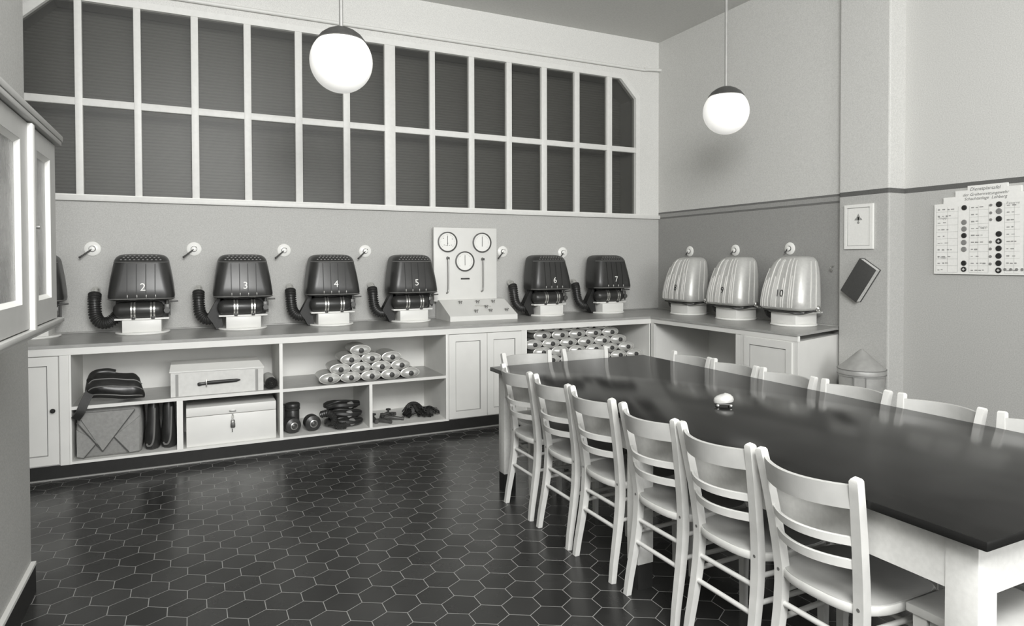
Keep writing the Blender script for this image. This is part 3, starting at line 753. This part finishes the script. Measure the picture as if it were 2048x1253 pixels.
MB().box(.262, .268, -.008, -.002, .082, .108).build('key', M['tin_dark'], ch, smooth=False)
# lower shelf of the second unit
def Z0(z=0): return ZB + .018 + z
t = thing('filter_canister', 'upright dark round canister with ridged lid standing behind the filters', 'canister', (.735, YF + .26, Z0()))
MB().lathe([(.001, 0), (.052, 0), (.054, .006), (.054, .15), (.050, .158), (.001, .158)], 28).build('body', M['rubber'], t)
MB().lathe([(.053, .158), (.060, .162), (.060, .175), (.056, .18), (.060, .186), (.060, .205), (.054, .214), (.001, .216)], 28).build('lid', M['rubber'], t)
t = thing('filter_canister', 'dark canister at the far left, mostly hidden by the white divider', 'canister', (.668, YF + .30, Z0()))
MB().lathe([(.001, 0), (.03, 0), (.032, .14), (.03, .18), (.036, .185), (.036, .20), (.001, .204)], 24).build('body', M['rubber'], t)
def round_filter(x, y, r, lab, tilt):
    t = thing('respirator_filter', lab, 'filter', (x, y, Z0(r)), tilt, group='round filters on the bottom shelf')
    RX = Matrix.Rotation(pi / 2, 4, 'X')
    MB().lathe([(.001, -.09), (r * .95, -.09), (r, -.08), (r, -.01), (r * .97, .0), (r * .55, .012), (r * .5, .006)], 32, RX).build('body', M['rubber'], t)
    MB().lathe([(r * .34, .004), (r * .50, .008), (r * .50, .016), (r * .36, .020), (r * .34, .006)], 28, RX).build('mouth_ring', M['brass'], t)['label'] = 'pale metal ring'
    MB().lathe([(.001, .004), (r * .35, .004), (r * .2, .014), (.001, .016)], 20, RX).build('plug', M['tin_dark'], t)
round_filter(.722, YF + .095, .062, 'round dark filter with pale ring, front left on the bottom shelf', radians(12))
round_filter(.876, YF + .10, .064, 'round dark filter with pale ring, next to the rubber masks', radians(6))
def mask(x, y, z, rz, lab, sc=1.0):
    t = thing('rubber_mask', lab, 'mask', (x, y, z), rz, group='dark rubber masks piled on the bottom shelf')
    rg = []
    for k in range(9):
        a = pi * k / 8; xx = -.16 * cos(a) * sc; wv = max(sin(a), .10)
        rg.append([(xx, (.095 * cos(q) * (wv ** .6)) * sc + .01 * sin(3 * a), (.040 + .042 * sin(q) * wv ** .7 + .010 * sin(2 * a)) * sc) for q in (2 * pi * j / 16 for j in range(16))])
    MB().rings(rg).build('face_piece', M['rubber'], t)
    MB().lathe([(.026, 0), (.03, .004), (.03, .012), (.024, .014), (.001, .012)], 20, Matrix.Translation((.045, -.075 * sc, .042)) @ Matrix.Rotation(radians(68), 4, 'X')).build('eyepiece', M['seam'], t)['label'] = 'grey glinting eyepiece'
    MB().bar(spline([(-.14, -.03, .03), (-.06, -.10, .055), (.05, -.106, .045), (.13, -.06, .035), (.155, .0, .04)], 5), .02, .006, side=(0, .3, 1)).build('strap', M['leather'], t)
    MB().tube(spline([(-.14, -.03, .05), (-.05, -.07, .082), (.06, -.06, .07), (.14, -.02, .05)], 5), .012, 8).build('edge_roll', M['cloth'], t)
mask(1.135, YF + .17, Z0(.0), radians(4), 'dark rubber mask at the bottom of the mask pile')
mask(1.130, YF + .18, Z0(.068), radians(-7), 'dark rubber mask in the middle of the mask pile', .98)
mask(1.125, YF + .20, Z0(.136), radians(8), 'dark rubber mask on top of the mask pile', .95)
t = thing('breathing_hose', 'dark corrugated hose drooping from the mask pile towards the round filters', 'hose', (1.0, YF + .10, Z0()))
pts = spline([(-.06, .02, .125), (-.01, -.02, .140), (.03, -.04, .105), (.04, -.05, .06), (.075, -.055, .034), (.13, -.05, .03)], 8)
MB().tube(pts, [.030 if k % 2 else .024 for k in range(len(pts))], 12).build('corrugated_tube', M['rubber'], t)
def fitting(x, y, rz, lab, L=.13):
    t = thing('hose_fitting', lab, 'fitting', (x, y, Z0()), rz, group='small dark fittings on the bottom shelf')
    b_ = MB(); b_.tube([(-L / 2, 0, .02), (-.01, 0, .028), (L / 2, 0, .016)], [.012, .018, .012], 12); b_.cyl((-L / 2 - .02, 0, .019), (-L / 2, 0, .02), .019, n=12); b_.cyl((L / 2, 0, .016), (L / 2 + .02, 0, .016), .016, n=12)
    b_.build('pipe', M['tin_dark'], t)
    w_ = MB().cyl((0, 0, .03), (0, 0, .062), .008, n=10); w_.cyl((0, 0, .058), (0, 0, .07), .022, n=14); w_.build('hand_wheel', M['rubber'], t)
fitting(1.392, YF + .19, radians(95), 'dark valve fitting close to the narrow white divider')
fitting(1.450, YF + .11, radians(-42), 'dark valve fitting lying aslant at the front of the right compartment')
fitting(1.548, YF + .17, radians(-24), 'dark valve fitting pointing right in the right compartment', .17)
fitting(1.56, YF + .33, radians(8), 'small dark fitting at the back of the right compartment', .10)
def harness(x, y, lab, seed, h):
    rnd = random.Random(seed)
    t = thing('strap_harness', lab, 'harness', (x, y, Z0()), 0, group='tangled black strap harnesses')
    s = MB()
    for k in range(20):
        a = rnd.uniform(0, pi); L = rnd.uniform(.06, .105); z = .010 + k * h / 20
        dx, dy = cos(a) * L, sin(a) * L * .7
        s.bar(spline([(-dx, -dy, z * .5 + .008), (-dx * .4 + rnd.uniform(-.02, .02), -dy * .4, z + .02), (dx * .4, dy * .4 + rnd.uniform(-.02, .02), z + .022), (dx, dy, z * .5 + .008)], 4), .026, .008, side=(-sin(a), cos(a), rnd.uniform(-.5, .5)))
    s.build('straps', M['leather'], t, smooth=False)
    for k in range(4):
        a = rnd.uniform(0, 2 * pi); c_ = Vector((cos(a) * .06, -abs(sin(a)) * .05, .04 + rnd.uniform(0, h)))
        MB().rings([[c_ + Vector((.016 * cos(q) * s_, -.004 * e, .012 * sin(q) * s_)) for q in (2 * pi * j / 12 for j in range(12))] for s_, e in ((1, 0), (.7, 0), (.7, 1), (1, 1))], closed=True).build('buckle', M['tin_dark'], t, smooth=False)
harness(1.755, YF + .20, 'tangled black strap harness, taller left one in the right compartment', 3, .10)
harness(1.885, YF + .17, 'tangled black strap harness, lower one against the right side panel', 11, .055)

# ------------------------------------------------------------------ glazed wall cabinet on the left partition
vt = thing('glazed_wall_cabinet', 'pale glazed two-door wall cabinet on the left partition', 'cabinet')
X0, X1, Y0, Y1, Za, Zb = -.667, -.40, 1.15, 2.64, 1.314, 1.886
sh_ = MB(); tk_ = .02
sh_.box(X0, X1 - .022, Y1 - tk_, Y1, Za, Zb); sh_.box(X0, X1 - .022, Y0, Y0 + tk_, Za, Zb); sh_.box(X0, X1 - .022, Y0, Y1, Za, Za + tk_); sh_.box(X0, X1 - .022, Y0, Y1, Zb - tk_, Zb)
sh_.build('carcass', M['vit'], vt, smooth=False)
MB().box(X0, X0 + .01, Y0 + .02, Y1 - .02, Za + .02, Zb - .02).build('back_panel', M['vinside'], vt, smooth=False)
MB().box(X0 + .01, X1 - .04, Y0 + .02, Y1 - .02, 1.60, 1.612).build('shelf', M['vit'], vt, smooth=False)
MB().box(X0, X1 + .014, Y0 - .02, Y1 + .03, Zb, Zb + .016, bev=.003).build('cornice', M['vit'], vt)
MB().box(X0, X1 + .016, Y0 - .02, Y1 + .045, Zb + .016, Zb + .036, bev=.003).build('cornice_top', M['vit'], vt)
MB().box(X0, X1 + .012, Y0 - .02, Y1 + .05, Za - .014, Za, bev=.003).build('bottom_moulding', M['vit'], vt)
MB().box(X0, X1 + .004, Y0 - .01, Y1 + .03, Za - .026, Za - .014, bev=.003).build('bottom_moulding', M['vit'], vt)
def vdoor(ya, yb2):
    s = .085
    d = MB(); o = [(ya, Za + .004), (yb2, Za + .004), (yb2, Zb - .004), (ya, Zb - .004)]; i = [(ya + s, Za + .074), (yb2 - s, Za + .074), (yb2 - s, Zb - .062), (ya + s, Zb - .062)]
    d.rings([[(X1 - .02, y, z) for y, z in o], [(X1, y, z) for y, z in o], [(X1, y, z) for y, z in i], [(X1 - .02, y, z) for y, z in i]], closed=True)
    d = d.build('door', M['vit'], vt, smooth=False)
    q = .012
    i2 = [(ya + s + q, Za + .074 + q), (yb2 - s - q, Za + .074 + q), (yb2 - s - q, Zb - .062 - q), (ya + s + q, Zb - .062 - q)]
    MB().rings([[(X1 - .001, y, z) for y, z in i], [(X1 - .012, y, z) for y, z in i2], [(X1 - .019, y, z) for y, z in i2], [(X1 - .019, y, z) for y, z in i]], closed=True).build('glazing_bead', M['vit_w'], d, smooth=False)
    MB().box(X1 - .016, X1 - .012, ya + s, yb2 - s, Za + .074, Zb - .062).build('pane', M['vglass'], d, smooth=False)
    return d
vdoor(1.16, 1.70); vdoor(1.705, 2.225)
d2 = vdoor(2.262, 2.632)
MB().box(X1 - .02, X1 + .012, 2.226, 2.258, Za - .004, Zb - .004, bev=.003).build('astragal', M['vit_w'], vt)
MB().cyl((X1, 2.30, 1.60), (X1 + .014, 2.30, 1.60), .006, n=10).build('key_plate', M['brass'], d2)
# ------------------------------------------------------------------ table and chairs
TX0, TX1, TY0, TY1, TZ = 1.757, 3.0, .945, 4.0, .80
tb = thing('meeting_table', 'long white table with polished dark top and black leg socks', 'table')
MB().box(TX0, TX1, TY0, TY1, TZ - .026, TZ, bev=.003).build('tabletop', M['table_top'], tb)
ins = .043
ap = MB(); za, zb_ = .622, TZ - .026
MB().box(TX0 + ins + .004, TX0 + ins + .026, TY0 + ins + .086, TY1 - ins - .086, za, zb_).build('apron', M['table_w'], tb, smooth=False)
MB().box(TX1 - ins - .026, TX1 - ins - .004, TY0 + ins + .086, TY1 - ins - .086, za, zb_).build('apron', M['table_w'], tb, smooth=False)
MB().box(TX0 + ins + .086, TX1 - ins - .086, TY0 + ins + .004, TY0 + ins + .026, za, zb_).build('apron', M['table_w'], tb, smooth=False)
MB().box(TX0 + ins + .086, TX1 - ins - .086, TY1 - ins - .026, TY1 - ins - .004, za, zb_).build('apron', M['table_w'], tb, smooth=False)
for lx in (TX0 + ins, TX1 - ins - .085):
    for ly in (TY0 + ins, 2.435, TY1 - ins - .085):
        l = MB().box(lx, lx + .085, ly, ly + .085, .115, zb_ if ly != 2.435 else za, bev=.002).build('leg', M['table_w'], tb)
        MB().box(lx + .002, lx + .083, ly + .002, ly + .083, 0, .115).build('sock', M['dark'], l, smooth=False)['label'] = 'black painted leg end'

def make_chair():
    t = thing('chair', None, 'chair')
    def py(z):      # rear post: kicked forward at seat height
        if z < .44: f = z / .44; return .055 * (sin(f * pi / 2) ** 1.3)
        f = (z - .44) / .425; return .055 * (1 - (f / .82) ** 1.3)
    def px(z): 
        return .163 - .013 * sin(min(z / .44, 1) * pi / 2) if z < .44 else .150 + .030 * ((z - .44) / .425) ** 1.2
    zs = [0, .08, .16, .24, .32, .40, .46, .54, .62, .70, .78, .83, .858, .865]
    for s in (-1, 1):
        wd = [.026, .028, .030, .032, .034, .035, .035, .034, .033, .032, .031, .030, .029, .022]
        MB().bar([(s * px(z), py(z), z) for z in zs], wd, [a * 1.0 for a in wd]).build('rear_leg', M['wood'], t, angle=25)
        l = MB().bar([(s * .163, .375, z) for z in (0, .2, .44)], [.024, .029, .032], [.024, .029, .032]).build('front_leg', M['wood'], t, angle=25)
        MB().cyl((s * px(.455), py(.455) - .0185, .452), (s * px(.455), py(.455) - .014, .452), .006, n=10).build('bolt', M['brass'], t)
    # rounded plywood seat with a rim
    out = []
    N_ = 40
    for k in range(N_):
        a = 2 * pi * k / N_; c_, s_ = cos(a), sin(a); e = .42 if s_ > 0 else .72
        out.append((.196 * math.copysign(abs(c_) ** (e * .9), c_) * (1 if s_ > 0 else .97), .20 + (.205 if s_ > 0 else .182) * math.copysign(abs(s_) ** e, s_)))
    MB().rings([[(x * s, .2 + (y - .2) * s, z) for x, y in out] for z, s in ((.430, .985), (.434, 1), (.455, 1), (.459, .985))]).build('seat_rim', M['wood'], t, angle=40)
    MB().rings([[(x * s, .2 + (y - .2) * s, z) for x, y in out] for z, s in ((.4585, .975), (.462, .97), (.463, .945), (.4632, .6), (.4632, .2))]).build('seat', M['seat'], t, angle=60)['label'] = 'darker plywood seat panel'
    def slat(z0, z1, name, sag, th):
        n = 14; rg = []
        zc = (z0 + z1) / 2
        for k in range(n + 1):
            u = -1 + 2 * k / n; w_ = px(zc) - .004
            yy = py(zc) - sag * (1 - u * u)
            lean = .012 * (z1 - z0) / .08
            rg.append([(u * w_, yy - th / 2 + lean, z0), (u * w_, yy + th / 2 + lean, z0), (u * w_, yy + th / 2, z1 - .002), (u * w_, yy + th * .2, z1), (u * w_, yy - th / 2, z1 - .002)])
        MB().rings(rg).build(name, M['rail'] if name == 'top_rail' else M['wood'], t, angle=50)
    slat(.768, .842, 'top_rail', .074, .016)
    slat(.650, .678, 'back_slat', .068, .013)
    slat(.574, .604, 'back_slat', .062, .013)
    for z in (.337, .24):
        MB().cyl((-px(z), py(z), z), (px(z), py(z), z), .0095, n=12).build('stretcher', M['wood'], t)
    MB().cyl((-.163, .375, .30), (.163, .375, .30), .0095, n=12).build('stretcher', M['wood'], t)
    for s in (-1, 1):
        for z in (.375, .28):
            MB().cyl((s * px(z), py(z), z), (s * .163, .375, z), .0095, n=12).build('stretcher', M['wood'], t)
    return t
ch0 = make_chair()
LEFTY = [3.540, 3.110, 2.712, 2.268, 1.868, 1.460]
RIGHTY = [3.510, 3.110, 2.698, 2.268, 1.838, 1.400]
pl_ = []
for k, y in enumerate(LEFTY):
    pl_.append((1.737, y, -pi / 2, 'pale slat-back chair, left side of the table, ' + (['farthest from the camera, by the corner leg', 'second from the far end', 'third from the far end', 'third from the near end', 'second from the near end', 'nearest the camera'][k]), 'chairs along the left side of the table'))
for k, y in enumerate(RIGHTY):
    pl_.append((3.024, y, pi / 2, 'pale slat-back chair, right side of the table, ' + (['before the knee-hole shelf', 'before the cabinet door', 'before the angled cabinet end', 'hiding the metal bin', 'fifth from the far end', 'sixth, cut off by the photo edge'][k]), 'chairs along the right side of the table'))
pl_.append((2.092, 4.115, pi, 'pale slat-back chair at the far table end, left one before the double doors', 'chairs at the far end of the table'))
pl_.append((2.568, 4.115, pi, 'pale slat-back chair at the far table end, right one before the corner canisters', 'chairs at the far end of the table'))
for k, (x, y, rz, lab, g) in enumerate(pl_):
    o = ch0 if k == 0 else copy_tree(ch0)
    place(o, x, y, 0, rz); tag(o, lab, 'chair', g)
# stool under the near end
t = thing('stool', 'pale square-topped wooden stool half hidden under the near end of the table', 'stool', (2.118, 1.062, 0))
MB().box(-.195, .195, -.19, .20, .440, .467, bev=.004).build('seat', M['wood'], t)
for sx in (-1, 1):
    MB().box(min(sx * .180, sx * .160), max(sx * .180, sx * .160), -.135, .135, .355, .440).build('apron', M['rail'], t, smooth=False)
    MB().box(-.14, .14, min(sx * .175, sx * .155), max(sx * .175, sx * .155), .355, .440).build('apron', M['rail'], t, smooth=False)
    for sy in (-1, 1):
        MB().bar([(sx * .166, sy * .161, z) for z in (0, .25, .440)], [.034, .038, .042], [.034, .038, .042]).build('leg', M['wood'], t, angle=25)
    MB().cyl((sx * .166, -.16, .17), (sx * .166, .16, .17), .011, n=12).build('stretcher', M['wood'], t)
# small domed metal object on the table
t = thing('desk_ornament', 'small shiny metal domed ornament on stubby feet on the dark tabletop', 'ornament', (2.275, 2.40, TZ), radians(-35))
rg = []
for z, s in ((.016, .72), (.022, .95), (.032, 1.0), (.044, .92), (.054, .70), (.060, .42), (.062, .12)):
    rg.append([(.043 * s * cos(q) * (1 + .10 * cos(2 * q)), .034 * s * sin(q), z + .004 * cos(q)) for q in (2 * pi * k / 24 for k in range(24))])
MB().rings(rg).build('dome', M['alu'], t)
MB().box(-.034, .034, -.026, .026, .012, .018, bev=.004).build('base', M['tin_dark'], t)
for sx in (-1, 1):
    for sy in (-1, 1):
        MB().ball((sx * .030, sy * .022, .0085), .0085, 8).build('foot', M['chrome'], t)

# ------------------------------------------------------------------ right-hand wall
nt_ = thing('framed_notice', 'white framed notice with a small cross emblem on the pillar', 'notice', (XP, 0, 0))
RY = lambda pts, x0, x1: MB().prism(pts, x0, x1, axis='x')
ya, yb2, za2, zb2 = 3.506, 3.764, 1.592, 1.958
o = [(ya, za2), (yb2, za2), (yb2, zb2), (ya, zb2)]; q = .026; i = [(ya + q, za2 + q), (yb2 - q, za2 + q), (yb2 - q, zb2 - q), (ya + q, zb2 - q)]
MB().rings([[(-.001, y, z) for y, z in o], [(-.020, y, z) for y, z in o], [(-.020, y, z) for y, z in i], [(-.001, y, z) for y, z in i]], closed=True).build('frame', M['paper'], nt_, smooth=False)
MB().box(-.014, -.003, ya + q - .002, yb2 - q + .002, za2 + q - .002, zb2 - q + .002).build('sheet', M['paper'], nt_, smooth=False)
q2 = q + .004
ln = MB()
for a, b2, c_, d_ in ((ya + q, yb2 - q, za2 + q, za2 + q2), (ya + q, yb2 - q, zb2 - q2, zb2 - q), (ya + q, ya + q2, za2 + q, zb2 - q), (yb2 - q2, yb2 - q, za2 + q, zb2 - q)): ln.box(-.0155, -.0138, a, b2, c_, d_)
ln.build('border_line', M['inkg'], nt_, smooth=False)
em = MB(); cy_, cz_ = 3.637, 1.838
for pts in ([(-.006, -.04), (.006, -.04), (.012, -.028), (.005, -.020), (.005, .016), (-.005, .016), (-.005, -.020), (-.012, -.028)], [(-.036, -.010), (.036, -.010), (.026, .006), (.006, .012), (-.006, .012), (-.026, .006)], [(-.018, .010), (.018, .010), (0, .044)]):
    em.prism([(cy_ + a, cz_ + b2) for a, b2 in pts], -.0155, -.0135, axis='x')
em.build('emblem', M['inkg'], nt_, smooth=False)['label'] = 'small dark cross-shaped emblem'
# book hanging aslant
bk = thing('book', 'dark cloth book hanging tilted on the pillar under the framed notice', 'book', (XP, 3.602, 1.335), 0)
bk.rotation_euler = (radians(33.5), 0, 0)
MB().box(-.064, -.058, -.086, .084, -.160, .160, bev=.002).build('cover', M['book'], bk)
MB().box(-.058, -.008, -.080, .082, -.155, .155).build('pages', M['pages'], bk, smooth=False)['label'] = 'pale page edges'
MB().box(-.007, -.001, -.086, .084, -.160, .160, bev=.002).build('cover', M['book'], bk)
MB().box(-.064, -.001, .082, .088, -.160, .160, bev=.002).build('spine', M['book'], bk)
# bin
bn = thing('metal_bin', 'grey sheet-metal bin with conical lid and square plate, beside the pillar', 'bin', (4.70, 3.455, 0))
MB().lathe([(.001, 0), (.150, 0), (.155, .01), (.158, .45), (.166, .455), (.166, .47), (.160, .475), (.163, .60), (.001, .60)], 40).build('body', M['zinc'], bn)
MB().lathe([(.001, .598), (.172, .598), (.174, .604), (.174, .648), (.170, .655), (.115, .702), (.05, .765), (.008, .802), (.001, .804)], 40).build('lid', M['zinc'], bn)
sm_ = MB()
for r, z in ((.176, .612), (.177, .650), (.168, .462)): sm_.lathe([(r - .004, z - .003), (r, z - .003), (r, z + .003), (r - .004, z + .003)], 40)
sm_.build('bands', M['zinc_d'], bn)
pa = Matrix.Rotation(radians(-55), 4, 'Z')
pq = MB().box(-.170, -.160, -.045, .045, .475, .605, mtx=Matrix.Rotation(radians(32), 4, 'Z')).build('plate', M['zinc_d'], bn, smooth=False)
MB().box(-.174, -.169, -.036, .036, .485, .597, mtx=Matrix.Rotation(radians(32), 4, 'Z')).build('plate_face', M['zinc'], pq, smooth=False)

# duty chart
ct = thing('duty_chart', 'large white stepped duty chart with dark badges at the right edge of the photo', 'chart', (XC, 0, 0))
ym = 2.757
steps = [(3.130, 1.395), (3.130, 1.922), (3.063, 1.922), (3.063, 1.968), (2.976, 1.968), (2.976, 2.010), (2.890, 2.010), (2.890, 2.040), (2.627, 2.040), (2.627, 2.012), (2.540, 2.012), (2.540, 1.968), (2.452, 1.968), (2.452, 1.922), (2.385, 1.922), (2.385, 1.395)]
MB().prism(steps, -.020, -.001, axis='x').build('board', M['paper'], ct, smooth=False)
def on_chart(u, v): return Vector((-.0212, -u, v))
for s, y, z, sz in (('Dienstplantafel', 2.772, 2.013, .034), ('der Grubenrettungswehr', 2.770, 1.975, .030), ('Schachtanlage  Lohberg', 2.770, 1.945, .030)):
    text_mesh('title_line', [(text_geo(s, sz, shear=.25), (-y, z))], M['titleink'], ct, on_chart)
for s, y, z in (('Trupp', 3.07, 1.815), ('Trupp', 3.07, 1.520), ('Trupp', 2.785, 1.735), ('Reserve', 2.59, 1.895)):
    text_mesh('heading', [(text_geo(s, .026, shear=.2), (-y, z))], M['inkg'], ct, on_chart)
sc = MB(); gl = MB()
rnd = random.Random(5)
zrow = [1.88 - k * .0505 for k in range(10)]
for y0, y1 in ((3.115, 2.955), (2.875, 2.745), (2.64, 2.545), (2.52, 2.40)):
    for z in zrow:
        gl.box(-.0208, -.0204, y1, y0, z - .0185, z - .0173)
        n = rnd.randint(2, 4); yy = y0 - .012
        for k in range(n):
            L = rnd.uniform(.012, .026)
            if yy - L < y1 + .01: break
            sc.box(-.0212, -.0204, yy - L, yy, z - .004 + rnd.uniform(-.003, .003), z + .002 + rnd.uniform(0, .004)); yy -= L + rnd.uniform(.004, .02)
for y in (3.115, 3.03, 2.955, 2.875, 2.815, 2.745, 2.64, 2.58, 2.52):
    gl.box(-.0208, -.0204, y - .0006, y + .0006, 1.41, 1.895)
gl.build('ruled_lines', M['inkg'], ct, smooth=False)
sc.build('lettering', M['inkg'], ct, smooth=False)['label'] = 'illegible grey entries'
def badge(y, py_, r, m):
    z = 1.88 - (py_ - 417) * .003675
    MB().lathe([(r, .0195), (r, .024), (r * .85, .0265), (.001, .0265)], 20, Matrix.Translation((0, y, z)) @ Matrix.Rotation(-pi / 2, 4, 'Y')).build('badge', m, ct)
    return z
K_, G_ = M['badge_k'], M['badge_g']
for py_, m in ((416, K_), (445, G_), (458.4, G_), (471.6, K_), (485.2, G_), (499, G_), (526.7, K_), (539, K_)): badge(2.911, py_, .019, m)
for py_, m in ((414, K_), (427, G_), (441.7, K_), (470.7, K_), (484.5, K_), (498.4, K_), (512.8, K_), (526.7, K_), (540.4, K_)): badge(2.677, py_, .020, m)
for py_ in (414.5, 429.5, 442.5, 485.5, 499, 513.7, 528): badge(2.730, py_, .0095, M['badge_g'])
for y in (2.635, 2.598, 2.562, 2.528): badge(y, 538.5, .0095, M['badge_g'])
crs = MB()
for y, py_ in ((2.677, 484.5), (2.677, 540.4), (2.911, 539)):
    z = 1.88 - (py_ - 417) * .003675
    crs.box(-.0276, -.026, y - .009, y + .009, z - .0025, z + .0025); crs.box(-.0276, -.026, y - .0025, y + .0025, z - .009, z + .009)
crs.build('badge_crosses', M['numw'], ct, smooth=False)

# ------------------------------------------------------------------ light
wd = bpy.data.worlds.new('World'); bpy.context.scene.world = wd; wd.use_nodes = True
wd.node_tree.nodes['Background'].inputs[0].default_value = (1, 1, .985, 1)
wd.node_tree.nodes['Background'].inputs[1].default_value = 1.25
def area(name, loc, target, sx, sy, power):
    l = bpy.data.lights.new(name, 'AREA'); l.shape = 'RECTANGLE'; l.size = sx; l.size_y = sy; l.energy = power; l.color = (1, 1, .985)
    o = bpy.data.objects.new(name, l); C.objects.link(o); o.location = loc
    o.rotation_euler = (Vector(target) - Vector(loc)).to_track_quat('-Z', 'Y').to_euler()
    return o
area('photo_lamp', (.35, -.5, 3.25), (2.2, 5.0, 1.4), 1.9, 1.2, 225)
area('window_light', (2.2, -5.5, 2.7), (2.2, 6.0, 1.7), 5.0, 2.4, 180)

# ------------------------------------------------------------------ camera
cam = bpy.data.cameras.new('Camera'); co = bpy.data.objects.new('Camera', cam); C.objects.link(co)
f, cx, cy = 1324.47, 1041.33, 545.81
cam.sensor_fit = 'HORIZONTAL'; cam.sensor_width = 36.0; cam.lens = f / 2048 * 36
cam.shift_x = (1024 - cx) / 2048; cam.shift_y = (cy - 626.5) / 2048
cam.clip_start = .02
yaw, pitch, roll = radians(26.3943), radians(-1.00982), radians(-.1351)
fw = Vector((sin(yaw), cos(yaw), 0)); rt = Vector((cos(yaw), -sin(yaw), 0)); up = Vector((0, 0, 1))
f2 = fw * cos(pitch) + up * sin(pitch); u2 = up * cos(pitch) - fw * sin(pitch)
r3 = rt * cos(roll) + u2 * sin(roll); u3 = u2 * cos(roll) - rt * sin(roll)
co.matrix_world = Matrix(((r3.x, u3.x, -f2.x, 0), (r3.y, u3.y, -f2.y, 0), (r3.z, u3.z, -f2.z, 1.5), (0, 0, 0, 1)))
S = bpy.context.scene; S.camera = co
S.view_settings.view_transform = 'Standard'; S.view_settings.look = 'None'; S.view_settings.gamma = 1; S.view_settings.use_curve_mapping = False
S.view_settings.exposure = 0.2
